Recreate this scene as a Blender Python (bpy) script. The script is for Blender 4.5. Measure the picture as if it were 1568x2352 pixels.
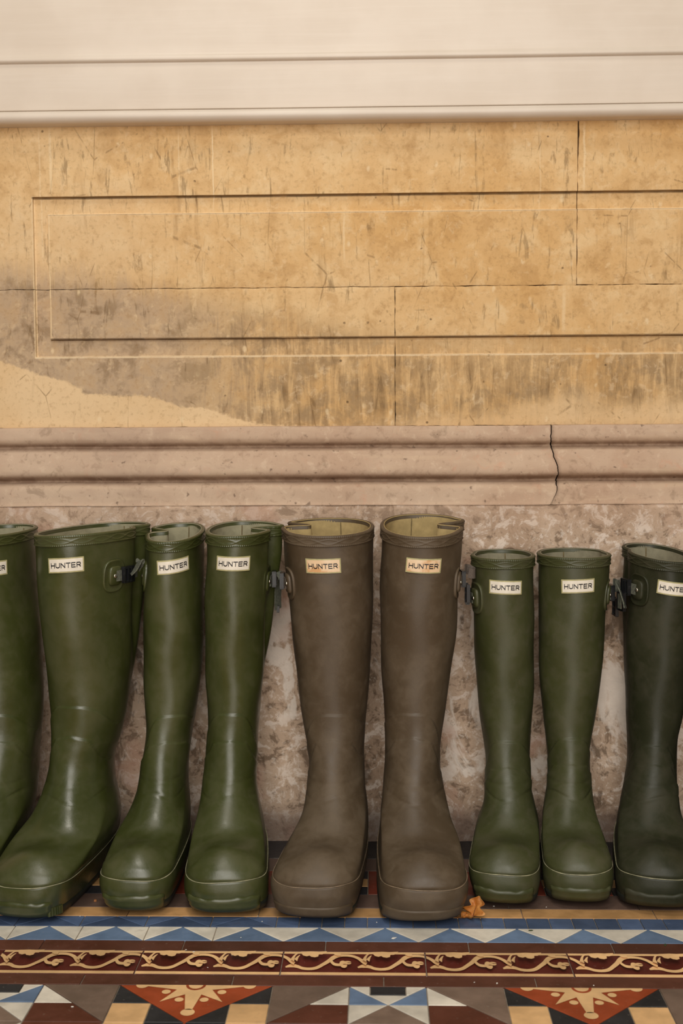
import bpy, random
import numpy as np
from math import pi, sin, cos, tan, radians, degrees, atan2, hypot, sqrt, exp
from mathutils import Vector, Matrix, Euler

random.seed(4); RNG = np.random.default_rng(7)
for o in list(bpy.data.objects): bpy.data.objects.remove(o)
SC = bpy.context.scene; COL = SC.collection

# ------------------------------------------------------------------ camera, light, exposure
cam_data = bpy.data.cameras.new('camera'); cam = bpy.data.objects.new('camera', cam_data); COL.objects.link(cam)
cam_data.sensor_fit = 'VERTICAL'; cam_data.sensor_height = 36.0; cam_data.lens = 2850.0/2352.0*36.0
cam_data.clip_start = .02
cam.matrix_world = (Matrix.Translation((0, 0, .58)) @ Matrix.Rotation(radians(1.68), 4, 'Z')
                    @ Matrix.Rotation(pi/2-radians(4.13), 4, 'X') @ Matrix.Rotation(radians(-.34), 4, 'Z'))
SC.camera = cam
cam_data.dof.use_dof = True; cam_data.dof.focus_distance = 1.50; cam_data.dof.aperture_fstop = 8.0

world = bpy.data.worlds.new('hall_light'); SC.world = world; world.use_nodes = True
bg = world.node_tree.nodes['Background']; bg.inputs[0].default_value = (1.0, .93, .84, 1); bg.inputs[1].default_value = .075

def area(name, loc, target, sx, sy, power, col):
    d = bpy.data.lights.new(name, 'AREA'); d.shape = 'RECTANGLE'; d.size = sx; d.size_y = sy; d.energy = power; d.color = col
    o = bpy.data.objects.new(name, d); COL.objects.link(o); o.location = loc
    o.rotation_euler = (Vector(target)-Vector(loc)).to_track_quat('-Z', 'Y').to_euler()
    return o
# daylight from the open doorway and the fanlight above it, behind the photographer
area('doorway_daylight', (.0, -.80, 1.10), (-.05, 1.6, .55), 1.35, 2.0, 41, (1, .95, .88))
area('fanlight_daylight', (-.15, -.55, 2.45), (-.1, 1.55, .3), 1.2, .45, 18, (1, .95, .88))
area('ceiling_lantern', (-.30, .80, 2.6), (-.1, 1.45, .3), .42, .42, 11, (1, .93, .82))

vs = SC.view_settings; vs.view_transform = 'Standard'; vs.look = 'None'; vs.gamma = 1; vs.exposure = 0.0; vs.use_curve_mapping = False

# ------------------------------------------------------------------ helpers
def lin(*c):
    c = [v/255 for v in c]
    return tuple(v/12.92 if v <= .04045 else ((v+.055)/1.055)**2.4 for v in c)+(1,)

def mesh_obj(name, V, F, mat, parent=None, smooth=False, origin=None):
    V = np.asarray(V, float).reshape(-1, 3)
    if origin is not None: V = V-np.asarray(origin, float)
    me = bpy.data.meshes.new(name)
    me.from_pydata(V.tolist(), [], F if isinstance(F, list) else F.tolist())
    if smooth: me.polygons.foreach_set('use_smooth', np.ones(len(me.polygons), bool))
    if mat is not None: me.materials.append(mat)
    me.update()
    o = bpy.data.objects.new(name, me); COL.objects.link(o)
    if parent is not None: o.parent = parent
    return o

def empty(name, loc):
    o = bpy.data.objects.new(name, None); COL.objects.link(o); o.location = loc; o.empty_display_size = .02
    return o

def tag(o, label, cat, group=None):
    o['label'] = label; o['category'] = cat
    if group: o['group'] = group
    return o

def grid_faces(nr, nc, wrap=False, flip=False):
    r = np.arange(nr-1)[:, None]; cn = nc if wrap else nc-1
    c = np.arange(cn)[None, :]; c1 = (c+1) % nc
    q = np.stack([r*nc+c, r*nc+c1, (r+1)*nc+c1, (r+1)*nc+c], -1).reshape(-1, 4)
    return q[:, ::-1] if flip else q

class Parts:
    """collects pieces that belong to one part"""
    def __init__(s): s.V = []; s.F = []; s.n = 0
    def add(s, V, F):
        V = np.asarray(V, float).reshape(-1, 3); s.V.append(V)
        s.F += [[i+s.n for i in f] for f in (F if isinstance(F, list) else F.tolist())]; s.n += len(V)
    def obj(s, name, mat, parent=None, smooth=False, origin=None):
        return mesh_obj(name, np.concatenate(s.V), s.F, mat, parent, smooth, origin)

def tube(path, r, seg=8, closed=False, caps=True):
    P = np.asarray(path, float); n = len(P); r = np.broadcast_to(np.asarray(r, float), (n,))
    T = np.gradient(P, axis=0) if not closed else np.roll(P, -1, 0)-np.roll(P, 1, 0)
    T /= np.linalg.norm(T, axis=1)[:, None]+1e-12
    up = np.array([0, 0, 1.]) if abs(T[:, 2]).mean() < .8 else np.array([1., 0, 0])
    A = np.cross(T, up); A /= np.linalg.norm(A, axis=1)[:, None]+1e-12; Bn = np.cross(A, T)
    a = np.linspace(0, 2*pi, seg, endpoint=False)
    V = P[:, None]+r[:, None, None]*(np.cos(a)[None, :, None]*A[:, None]+np.sin(a)[None, :, None]*Bn[:, None])
    F = grid_faces(n+(1 if closed else 0), seg, True).tolist() if not closed else None
    if closed:
        F = [[i*seg+j, i*seg+(j+1) % seg, ((i+1) % n)*seg+(j+1) % seg, ((i+1) % n)*seg+j] for i in range(n) for j in range(seg)]
    elif caps:
        F.append(list(range(seg))[::-1]); F.append([(n-1)*seg+j for j in range(seg)])
    return V.reshape(-1, 3), F

def ribbon(path, wdir, width, thick):
    """webbing: path points, across-direction(s), rectangular section"""
    P = np.asarray(path, float); n = len(P)
    W = np.broadcast_to(np.asarray(wdir, float), (n, 3)); T = np.gradient(P, axis=0); T /= np.linalg.norm(T, axis=1)[:, None]+1e-12
    W = W-(W*T).sum(1)[:, None]*T; W = W/(np.linalg.norm(W, axis=1)[:, None]+1e-12); N = np.cross(T, W)
    hw, ht = width/2, thick/2
    sec = [(-hw, -ht), (-hw*.5, -ht), (0, -ht), (hw*.5, -ht), (hw, -ht), (hw, ht), (hw*.5, ht), (0, ht), (-hw*.5, ht), (-hw, ht)]
    V = np.stack([P+W*a+N*b for a, b in sec], 1)
    F = grid_faces(n, len(sec), True).tolist(); F.append(list(range(len(sec)))[::-1]); F.append([(n-1)*len(sec)+j for j in range(len(sec))])
    return V.reshape(-1, 3), F

def box(c, x, y, z, hx, hy, hz):
    """box with axes x,y,z (unit vectors), bevelled by a shallow chamfer"""
    c, x, y, z = (np.asarray(v, float) for v in (c, x, y, z)); b = .22*min(hx, hy, hz)
    V = []; 
    for sz, ins in ((-hz, b), (-hz+b, 0), (hz-b, 0), (hz, b)):
        for sx, sy in ((-1, -1), (1, -1), (1, 1), (-1, 1)):
            V.append(c+x*sx*(hx-ins)+y*sy*(hy-ins)+z*sz)
    F = grid_faces(4, 4, True).tolist()+[[3, 2, 1, 0], [12, 13, 14, 15]]
    return np.array(V), F

def smooth_path(pts, n=40):
    """Catmull-Rom through points"""
    P = np.asarray(pts, float); P = np.vstack([2*P[0]-P[1], P, 2*P[-1]-P[-2]])
    out = []; m = len(P)-3
    for t in np.linspace(0, m-1e-6, n):
        i = int(t); u = t-i; a, b, c, d = P[i:i+4]
        out.append(.5*((2*b)+(-a+c)*u+(2*a-5*b+4*c-d)*u*u+(-a+3*b-3*c+d)*u**3))
    return np.array(out)

# ------------------------------------------------------------------ node materials
class NT:
    def __init__(s, name, rough=.5, spec=.5):
        s.m = bpy.data.materials.new(name); s.m.use_nodes = True; s.t = s.m.node_tree; s.n = s.t.nodes
        s.p = s.n['Principled BSDF']; s.p.inputs['Roughness'].default_value = rough
        s.p.inputs['Specular IOR Level'].default_value = spec
        s.tc = s.n.new('ShaderNodeTexCoord'); s.oc = s.tc.outputs['Object']
    def link(s, a, b): s.t.links.new(a, b)
    def put(s, sock, v):
        if hasattr(v, 'is_linked'): s.link(v, sock)
        else: sock.default_value = v
    def math(s, op, a, b=None, c=None, clamp=False):
        n = s.n.new('ShaderNodeMath'); n.operation = op; n.use_clamp = clamp; s.put(n.inputs[0], a)
        if b is not None: s.put(n.inputs[1], b)
        if c is not None: s.put(n.inputs[2], c)
        return n.outputs[0]
    def mul(s, a, b): return s.math('MULTIPLY', a, b)
    def add(s, a, b): return s.math('ADD', a, b)
    def sub(s, a, b): return s.math('SUBTRACT', a, b)
    def vec(s, scale, src=None, loc=(0, 0, 0)):
        n = s.n.new('ShaderNodeMapping'); n.inputs['Scale'].default_value = scale; n.inputs['Location'].default_value = loc
        s.link(src or s.oc, n.inputs[0]); return n.outputs[0]
    def noise(s, scale, detail=3, rough=.55, src=None, dist=0., w=None):
        n = s.n.new('ShaderNodeTexNoise'); n.inputs['Scale'].default_value = scale; n.inputs['Detail'].default_value = detail
        n.inputs['Roughness'].default_value = rough; n.inputs['Distortion'].default_value = dist
        s.link(src or s.oc, n.inputs['Vector']); return n.outputs[0]
    def vor(s, scale, src=None, feat='DISTANCE_TO_EDGE'):
        n = s.n.new('ShaderNodeTexVoronoi'); n.feature = feat; n.inputs['Scale'].default_value = scale
        s.link(src or s.oc, n.inputs['Vector']); return n.outputs['Distance']
    def rng(s, v, a, b, c=0., d=1., smooth=True):
        n = s.n.new('ShaderNodeMapRange'); n.interpolation_type = 'SMOOTHSTEP' if smooth else 'LINEAR'
        s.put(n.inputs['Value'], v); n.inputs['From Min'].default_value = a; n.inputs['From Max'].default_value = b
        n.inputs['To Min'].default_value = c; n.inputs['To Max'].default_value = d; return n.outputs[0]
    def curve(s, v, pts):
        """piecewise linear function of v through (x, y) points"""
        lo, hi = pts[0][0], pts[-1][0]; y0 = min(p[1] for p in pts); y1 = max(p[1] for p in pts)
        r = s.n.new('ShaderNodeValToRGB'); e = r.color_ramp.elements
        while len(e) < len(pts): e.new(.5)
        for i, (x, y) in enumerate(pts):
            e[i].position = (x-lo)/(hi-lo)
        for i, (x, y) in enumerate(pts):
            k = (y-y0)/(y1-y0); e[i].color = (k, k, k, 1)
        s.link(s.rng(v, lo, hi, smooth=False), r.inputs[0])
        return s.add(s.mul(r.outputs[0], y1-y0), y0)
    def mix(s, f, a, b, mode='MIX'):
        n = s.n.new('ShaderNodeMix'); n.data_type = 'RGBA'; n.blend_type = mode
        s.put(n.inputs[0], f); s.put(n.inputs[6], a); s.put(n.inputs[7], b); return n.outputs[2]
    def xyz(s, src=None):
        n = s.n.new('ShaderNodeSeparateXYZ'); s.link(src or s.oc, n.inputs[0]); return n.outputs
    def rnd(s):
        return s.n.new('ShaderNodeObjectInfo').outputs['Random']
    def color(s, c): s.put(s.p.inputs['Base Color'], c); return s
    def rough(s, v): s.put(s.p.inputs['Roughness'], v); return s
    def bump(s, h, dist=.001, strength=1.):
        n = s.n.new('ShaderNodeBump'); n.inputs['Distance'].default_value = dist; n.inputs['Strength'].default_value = strength
        s.put(n.inputs['Height'], h); s.link(n.outputs[0], s.p.inputs['Normal']); return s

def rubber(name, base, dark, dust, r0, r1, dustamt, spec=.5, mott=.5):
    t = NT(name, spec=spec)
    rn = t.rnd(); off = t.n.new('ShaderNodeVectorMath'); off.operation = 'ADD'; t.link(t.oc, off.inputs[0])
    cmb = t.n.new('ShaderNodeCombineXYZ'); t.link(t.mul(rn, 7.), cmb.inputs[0]); t.link(t.mul(rn, 3.), cmb.inputs[2]); t.link(cmb.outputs[0], off.inputs[1])
    v = off.outputs[0]
    big = t.noise(9, 3, .6, v, .6); fine = t.noise(60, 4, .65, v, .4); scr = t.noise(1.0, 4, .7, t.vec((90, 90, 22), v), .8)
    c = t.mix(t.rng(big, .3, .7), dark, base)
    d = t.mul(t.rng(t.add(t.mul(big, .5), t.mul(fine, .5)), .42, .68), dustamt)
    c = t.mix(d, c, dust)
    sc = t.mul(t.rng(scr, .66, .78), dustamt*.7)
    c = t.mix(sc, c, dust)
    t.color(c); t.rough(t.rng(t.add(t.mul(big, .5), t.mul(fine, .5)), .35, .65, r0, r1))
    t.bump(t.add(t.mul(fine, .5), t.mul(t.noise(500, 2, .5, v), .25)), .0006, .35)
    return t.m

def plain(name, col, rough=.5, var=.12, scale=40, spec=.5, metal=0., bump=0.):
    t = NT(name, rough, spec); n = t.noise(scale, 3)
    c0 = tuple(x*(1-var) for x in col[:3])+(1,); c1 = tuple(min(1, x*(1+var)) for x in col[:3])+(1,)
    t.color(t.mix(t.rng(n, .3, .7), c0, c1)); t.p.inputs['Metallic'].default_value = metal
    if bump: t.bump(t.noise(scale*4, 3), bump, .6)
    return t.m

def tile_mat(name, col, var=.14, rough=.42, speck=.3):
    t = NT(name, rough, .45)
    a = t.noise(28, 4, .6); b = t.noise(220, 3, .6); rn = t.rnd()
    c0 = tuple(x*(1-var) for x in col[:3])+(1,); c1 = tuple(min(1, x*(1+var)) for x in col[:3])+(1,)
    c = t.mix(t.rng(a, .3, .7), c0, c1)
    c = t.mix(t.mul(t.rng(b, .62, .8), speck), c, (.45, .4, .33, 1))
    c = t.mix(t.mul(t.rng(a, .62, .75), .25), c, (.05, .04, .03, 1))
    hs = t.n.new('ShaderNodeHueSaturation'); t.link(c, hs.inputs['Color']); t.link(t.rng(rn, 0, 1, .85, 1.15, False), hs.inputs['Value'])
    t.color(hs.outputs[0]); t.rough(t.rng(a, .3, .7, rough-.1, rough+.15))
    t.bump(t.add(t.mul(a, .5), t.mul(b, .2)), .0006, .4)
    return t.m

# ------------------------------------------------------------------ materials of the setting
XO, XI, ZTO, ZTI, ZBI, ZBO = -.4732, -.4520, .8915, .8672, .6967, .6722
def stone_upper():
    t = NT('ochre_limewashed_stone', .85, .2); x, y, z = t.xyz()
    n1 = t.noise(5, 4, .6); n2 = t.noise(26, 5, .65, None, .3); n3 = t.noise(160, 4, .7)
    st = t.noise(1, 5, .7, t.vec((85, 85, 11)), .9); st2 = t.noise(1, 4, .6, t.vec((38, 38, 5), None, (3, 1, 2)), 1.2)
    c = t.mix(t.rng(n1, .32, .68), lin(222, 188, 140), lin(210, 168, 112))
    c = t.mix(t.mul(t.rng(n2, .5, .66), .6), c, lin(226, 196, 150)); c = t.mix(t.mul(t.rng(n2, .48, .34), .45), c, lin(182, 140, 88))
    n4 = t.noise(70, 5, .7, None, .5); c = t.mix(t.mul(t.rng(n4, .54, .68), .4), c, lin(228, 200, 158)); c = t.mix(t.mul(t.rng(n4, .44, .3), .3), c, lin(172, 132, 82))
    # pale bloom, left part of the panel
    bl = t.mul(t.rng(x, -.12, -.42), t.mul(t.rng(z, .74, .80), t.rng(z, .97, .86)))
    c = t.mix(t.mul(bl, t.rng(t.add(t.mul(n1, .6), t.mul(n2, .4)), .38, .62, .15, .75)), c, lin(222, 192, 150))
    # brown smears
    sm = t.mul(t.rng(st2, .56, .72), .42)
    c = t.mix(t.mul(sm, t.rng(n2, .35, .6)), c, lin(150, 110, 62))
    # soot and damp: reaches higher on the left, runs in streaks on the right
    zd = t.curve(x, [(-1.2, .80), (-.53, .80), (-.36, .778), (-.24, .755), (-.14, .735), (.02, .70), (.14, .685), (.3, .69), (.44, .70), (1.2, .70)])
    edge = t.add(t.sub(z, zd), t.mul(t.sub(t.add(t.mul(n2, .5), t.mul(st, .5)), .5), .12))
    m = t.rng(edge, .022, -.03)
    streak = t.rng(t.add(t.mul(st, .55), t.mul(n2, .45)), .38, .56)
    left = t.rng(x, -.08, -.32)
    mm = t.mul(m, t.math('MAXIMUM', t.mul(streak, .85), t.mul(left, t.rng(n2, .25, .6, .55, 1.))))
    dirt = t.mix(left, lin(158, 128, 90), lin(178, 155, 130))
    dirt = t.mix(t.mul(t.rng(n2, .50, .64), .65), dirt, lin(128, 104, 78)); dirt = t.mix(t.mul(t.rng(n4, .54, .66), .55), dirt, lin(206, 180, 146))
    c = t.mix(t.mul(mm, .9), c, dirt)
    # short dark runs all over
    runs = t.mul(t.rng(st, .57, .66), t.rng(n2, .42, .58))
    c = t.mix(t.mul(runs, .55), c, lin(118, 92, 60))
    # exposed pale plaster along the foot
    zp = t.curve(x, [(-1.2, .70), (-.5236, .6674), (-.4752, .652), (-.4269, .6354), (-.3998, .6216), (-.3238, .6191), (-.2816, .6056), (-.2392, .5993), (-.1849, .5839), (-.1366, .5765), (0, .5745), (.0801, .5794), (.1699, .5878), (.2415, .6071), (.2771, .617), (.3189, .5949), (.4186, .6012), (1.2, .60)])
    pe = t.add(t.sub(z, zp), t.mul(t.sub(n2, .5), .03))
    sharp = t.rng(pe, .0022, -.0022); soft = t.rng(pe, .022, -.012)
    pm = t.math('ADD', t.mul(sharp, t.rng(x, .0, -.1)), t.mul(soft, t.mul(t.rng(x, -.1, .05), .8)))
    c = t.mix(pm, c, t.mix(t.rng(n1, .35, .65), lin(226, 196, 154), lin(218, 184, 138)))
    # pale lime runs
    for (px, z0, z1, w, k) in ((-.2236, .876, .985, .0011, .85), (-.270, .885, .98, .0009, .5), (-.447, .895, .985, .0026, .55), (-.462, .80, .985, .0016, .35), (-.045, .80, .868, .0018, .45), (.2815, .89, .985, .0022, .55), (.222, .86, .975, .0014, .3), (.255, .70, .76, .0035, .4), (-.52, .86, .98, .0016, .35)):
        d = t.math('ABSOLUTE', t.add(t.sub(x, px), t.mul(t.sub(t.noise(30, 2), .5), .004)))
        f = t.mul(t.mul(t.rng(d, w, w*.3), k), t.mul(t.rng(z, z0-.01, z0+.02), t.rng(z, z1+.01, z1-.02)))
        c = t.mix(f, c, lin(236, 212, 172))
    # lime and painted edge light on the sunk border's arrises, painted shadow under others
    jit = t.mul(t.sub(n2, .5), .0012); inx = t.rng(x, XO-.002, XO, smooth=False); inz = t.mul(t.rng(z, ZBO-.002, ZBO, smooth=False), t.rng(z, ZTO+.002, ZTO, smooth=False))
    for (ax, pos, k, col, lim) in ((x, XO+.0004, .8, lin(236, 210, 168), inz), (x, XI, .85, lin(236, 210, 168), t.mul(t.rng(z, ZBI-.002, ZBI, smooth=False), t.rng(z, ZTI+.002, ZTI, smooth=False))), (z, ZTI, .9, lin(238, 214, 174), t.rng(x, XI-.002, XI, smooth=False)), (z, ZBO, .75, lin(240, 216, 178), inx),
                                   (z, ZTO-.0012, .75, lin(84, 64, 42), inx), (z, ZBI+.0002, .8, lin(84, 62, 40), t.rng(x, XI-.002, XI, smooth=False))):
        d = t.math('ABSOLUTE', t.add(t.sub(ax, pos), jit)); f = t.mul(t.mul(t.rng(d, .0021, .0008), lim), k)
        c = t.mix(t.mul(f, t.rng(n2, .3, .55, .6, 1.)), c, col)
    # hairline squiggles and pits
    hv = t.vor(13, t.vec((1.4, 1, .7), None, (1.7, .3, .9)))
    hl = t.mul(t.rng(t.add(hv, t.mul(t.sub(n3, .5), .02)), .012, .004), t.rng(st2, .52, .62))
    c = t.mix(t.mul(hl, .5), c, lin(120, 92, 58))
    pits = t.mul(t.rng(t.vor(75, None, 'F1'), .16, .09), t.rng(t.noise(37, 2), .60, .68))
    c = t.mix(t.mul(pits, .7), c, lin(84, 64, 44))
    wh = t.mul(t.rng(t.vor(60, t.vec((1, 1, .6), None, (4, 2, 1)), 'F1'), .22, .1), t.rng(t.noise(31, 3), .55, .64))
    c = t.mix(t.mul(wh, .6), c, lin(232, 208, 168))
    c = t.mix(t.mul(t.rng(n3, .5, .72), .34), c, lin(150, 114, 70))
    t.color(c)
    h = t.add(t.mul(n2, .5), t.add(t.mul(n3, .35), t.mul(runs, -.4)))
    t.bump(t.sub(h, t.mul(pits, .8)), .0014, .6)
    return t.m

def stone_lower(plinth):
    t = NT('weathered_pink_stone' if not plinth else 'peeling_plinth_stone', .82, .22); x, y, z = t.xyz()
    n1 = t.noise(7, 4, .6, None, .5); n2 = t.noise(38, 6, .7, None, .6); n3 = t.noise(150, 4, .7); ch = t.noise(1, 4, .6, t.vec((7, 7, 70)), .4)
    if not plinth:
        c = t.mix(t.rng(n1, .3, .7), lin(200, 174, 150), lin(184, 154, 130))
        n4 = t.noise(70, 5, .7, None, .5); c = t.mix(t.mul(t.rng(n4, .54, .68), .45), c, lin(218, 194, 168)); c = t.mix(t.mul(t.rng(n4, .46, .32), .4), c, lin(150, 122, 100))
        c = t.mix(t.mul(t.rng(ch, .5, .68), .5), c, lin(206, 180, 152))
        c = t.mix(t.mul(t.rng(n2, .56, .74), .4), c, lin(204, 150, 122))
        c = t.mix(t.mul(t.rng(n2, .44, .3), .45), c, lin(130, 106, 84))
        gr = t.mul(t.rng(x, -.15, -.4), t.rng(n1, .4, .6, .2, .7)); c = t.mix(t.mul(gr, .5), c, lin(168, 148, 132))
        # soft shadow painted into the colour along the two grooves
        for zc, w in ((.5475, .0075), (.5022, .008)):
            g = t.rng(t.math('ABSOLUTE', t.sub(z, zc)), w, w*.2)
            c = t.mix(t.mul(g, t.rng(n2, .3, .6, .4, .8)), c, lin(112, 84, 64))
        c = t.mix(t.mul(t.rng(t.noise(90, 2), .68, .74), .6), c, lin(84, 64, 50))
        t.bump(t.add(t.mul(n2, .5), t.mul(n3, .3)), .0014, .5)
    else:
        c = t.mix(t.rng(n1, .32, .66), lin(204, 178, 154), lin(178, 150, 126))
        c = t.mix(t.mul(t.rng(n2, .52, .60), .85), c, lin(230, 212, 196))
        c = t.mix(t.mul(t.rng(n2, .47, .38), .8), c, lin(118, 96, 76))
        n5 = t.noise(95, 5, .7, None, .4); c = t.mix(t.mul(t.rng(n5, .55, .66), .6), c, lin(232, 216, 200)); c = t.mix(t.mul(t.rng(n5, .44, .34), .5), c, lin(112, 90, 72))
        fl = t.noise(14, 5, .65, t.vec((1, 1, .55), None, (2, 0, 5)), .8)
        lowz = t.rng(z, .42, .34)
        for (px, pz, rx, rz, k) in ((-.137, .285, .022, .075, .16), (-.122, .20, .014, .05, .12), (.137, .29, .022, .06, .13), (.325, .22, .03, .08, .04), (-.30, .27, .025, .07, .09), (.005, .3, .015, .08, .06), (-.105, .24, .012, .07, -.16), (.118, .33, .01, .06, -.1), (.35, .30, .02, .05, -.1)):
            dx = t.math('DIVIDE', t.sub(x, px), rx); dz = t.math('DIVIDE', t.sub(z, pz), rz)
            fl = t.add(fl, t.mul(t.rng(t.add(t.mul(dx, dx), t.mul(dz, dz)), 1.3, .1), k))
        c = t.mix(t.mul(t.mul(t.rng(fl, .57, .64), lowz), .85), c, lin(232, 218, 204))
        c = t.mix(t.mul(t.mul(t.rng(fl, .41, .36), lowz), .7), c, lin(92, 74, 56))
        c = t.mix(t.mul(t.rng(t.noise(11, 3), .56, .7), .5), c, lin(196, 150, 128))
        c = t.mix(t.mul(t.rng(z, .42, .46), .4), c, lin(190, 160, 136))
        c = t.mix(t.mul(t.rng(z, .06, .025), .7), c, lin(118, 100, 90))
        t.bump(t.add(t.mul(n2, .7), t.add(t.mul(fl, .5), t.mul(n3, .3))), .0028, .8)
    t.color(c)
    return t.m

def paint_white():
    t = NT('cream_painted_timber', .42, .45); x, y, z = t.xyz()
    br = t.noise(1, 3, .6, t.vec((6, 6, 160))); n = t.noise(12, 4)
    c = t.mix(t.rng(n, .3, .7), lin(218, 205, 190), lin(212, 198, 182)); c = t.mix(t.mul(t.rng(br, .45, .7), .25), c, lin(223, 211, 197))
    def blob(px, pz, rx, rz, col, k):
        nonlocal c
        dx = t.math('DIVIDE', t.sub(x, px), rx); dz = t.math('DIVIDE', t.sub(z, pz), rz)
        d = t.add(t.add(t.mul(dx, dx), t.mul(dz, dz)), t.mul(t.sub(t.noise(240, 3), .5), 1.2))
        c = t.mix(t.mul(t.rng(d, 1.1, .7), k), c, col)
    blob(.0605, 1.0065, .0045, .0022, lin(196, 176, 140), .9); blob(.002, 1.003, .02, .0006, lin(120, 104, 88), .5)
    blob(.334, 1.061, .0007, .0050, lin(150, 126, 96), .8); blob(.300, 1.063, .010, .0007, lin(176, 156, 128), .6); blob(.335, 1.0715, .008, .0006, lin(150, 126, 96), .6)
    blob(-.056, 1.045, .0022, .0016, lin(214, 200, 180), .7); blob(.266, 1.12, .0009, .012, lin(196, 180, 158), .5)
    t.color(c); t.bump(t.add(br, t.mul(n, .5)), .0004, .35); return t.m

M = {}
M['mortar'] = plain('dark_joint_mortar', lin(74, 60, 46), .95, .3, 90)
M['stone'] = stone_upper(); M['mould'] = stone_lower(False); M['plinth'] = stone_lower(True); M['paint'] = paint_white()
M['grout'] = plain('tile_grout', lin(150, 138, 122), .95, .2, 120)
for k, c in dict(black=(44, 43, 45), greybrown=(122, 102, 88), darkbrown=(98, 78, 68), redbrown=(100, 54, 38), brown=(92, 54, 40), cream=(226, 182, 128), buff=(196, 150, 98),
                 white=(222, 214, 198), blue=(106, 128, 158), deepblue=(72, 88, 116), midblue=(84, 102, 134), red=(158, 70, 36), maroon=(92, 36, 28), darkred=(112, 46, 30)).items():
    M[k] = tile_mat(k+'_clay_tile', lin(*c))
M['inlay'] = tile_mat('cream_encaustic_inlay', lin(232, 190, 136), .1)

# ------------------------------------------------------------------ floor of small clay tiles
floor = mesh_obj('floor', [(x, y, z) for z in (-.06, -.0016) for x, y in ((-1.3, -.85), (1.3, -.85), (1.3, 1.76), (-1.3, 1.76))],
                 [[3, 2, 1, 0], [4, 5, 6, 7], [0, 1, 5, 4], [1, 2, 6, 5], [2, 3, 7, 6], [3, 0, 4, 7]], M['grout'])
floor['kind'] = 'structure'
FAR = {}
def inset(P, d):
    P = np.asarray(P, float); n = len(P); out = []
    ar = sum(P[i][0]*P[(i+1) % n][1]-P[(i+1) % n][0]*P[i][1] for i in range(n))
    if ar < 0: P = P[::-1]
    for i in range(n):
        a, b, c = P[i-1], P[i], P[(i+1) % n]
        e1 = (b-a)/np.linalg.norm(b-a); e2 = (c-b)/np.linalg.norm(c-b)
        n1 = np.array([-e1[1], e1[0]]); n2 = np.array([-e2[1], e2[0]])
        m = n1+n2; k = d/max(.28, (1+n1@n2)/1); out.append(b+m*k)
    return np.array(out)
def tile(poly, mat, name='tile', gap=.0005, tilt=1):
    """one clay tile: arris slightly rounded, set a hair high or low"""
    P0 = inset(poly, gap); P1 = inset(poly, gap+.0004); n = len(P0)
    dz = RNG.uniform(-.00018, .00018); tx, ty = RNG.uniform(-.003, .003, 2)*tilt; dz *= tilt; c = P0.mean(0)
    zt = lambda p: dz+(p[0]-c[0])*tx+(p[1]-c[1])*ty
    V = [(p[0], p[1], -.006) for p in P0]+[(p[0], p[1], zt(p)-.0004) for p in P0]+[(p[0], p[1], zt(p)) for p in P1]
    F = grid_faces(3, n, True).tolist()+[[2*n+i for i in range(n)]]
    hw = max(p[0] for p in P0)-min(p[0] for p in P0)
    seen = -.316*c[1]-hw/2-.004 < c[0] < .25*c[1]+hw/2+.004 and c[1] > 1.158
    if seen: return mesh_obj(name, V, F, M[mat], floor)
    FAR.setdefault((mat), Parts()).add(V, F); return None
X0, X1 = -.78, .70
def band(y0, y1, joints, period, mats, name='tile', nrow=None):
    j0 = joints; k = int((X0-j0)//period); x = j0+k*period; i = 0
    while x < X1:
        tile([(x, y1), (x+period, y1), (x+period, y0), (x, y0)], mats[i % len(mats)], name); x += period; i += 1
# from the wall outwards
band(1.688, 1.6165, -.02, .152, ['black'], 'strip_tile')
band(1.6165, 1.570, .05, .152, ['darkbrown'], 'strip_tile')
x = -.0141-.0264-.0818*8
while x < X1:
    for r, m in enumerate(('black', 'buff', 'black')):
        a = 1.570-r*.0267; tile([(x, a-.0267), (x+.0264, a-.0267), (x+.0264, a), (x, a)], m, 'square_tile')
    tile([(x+.0264, 1.4899), (x+.0818, 1.4899), (x+.0818, 1.570), (x+.0264, 1.570)], 'darkred', 'oblong_tile'); x += .0818
band(1.4899, 1.4469, .155, .154, ['darkbrown'], 'strip_tile')
band(1.4469, 1.4194, .1682, .1555, ['buff'], 'strip_tile')
x = -.1195
while x < X1:
    tile([(x, 1.3893), (x+.0264, 1.3893), (x+.0264, 1.4194), (x, 1.4194)], random.choice(['deepblue', 'midblue', 'deepblue', 'midblue']), 'square_tile'); x += .0264
x = -.1195; k = 0
while x > X0:
    p = .076; a = x
    tile([(a, 1.3893), (a, 1.4194), (a-p/2, 1.4194)], 'midblue', 'triangle_tile')
    tile([(a, 1.3893), (a-p/2, 1.4194), (a-p, 1.3893)], 'deepblue', 'triangle_tile')
    tile([(a-p, 1.3893), (a-p/2, 1.4194), (a-p, 1.4194)], 'midblue', 'triangle_tile')
    x -= p
tb = [-.4213-.0775*k for k in range(5, 0, -1)]+[-.4213, -.3427, -.2658, -.1875, -.1078, -.0303, .0437, .1182, .1968, .2686]+[.2686+.076*k for k in range(1, 7)]
for a, b in zip(tb[:-1], tb[1:]):
    m = (a+b)/2; tile([(a, 1.351), (b, 1.351), (m, 1.3893)], 'blue', 'triangle_tile')
for i in range(1, len(tb)-1):
    l = (tb[i-1]+tb[i])/2; r = (tb[i]+tb[i+1])/2; c = tb[i]
    if c < -.12:
        tile([(l, 1.3893), (c, 1.351), (c, 1.3893)], 'white', 'triangle_tile'); tile([(c, 1.351), (r, 1.3893), (c, 1.3893)], 'white', 'triangle_tile')
    else: tile([(l, 1.3893), (c, 1.351), (r, 1.3893)], 'white', 'triangle_tile')
band(1.351, 1.3235, -.0599, .1585, ['brown'], 'strip_tile')
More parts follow.
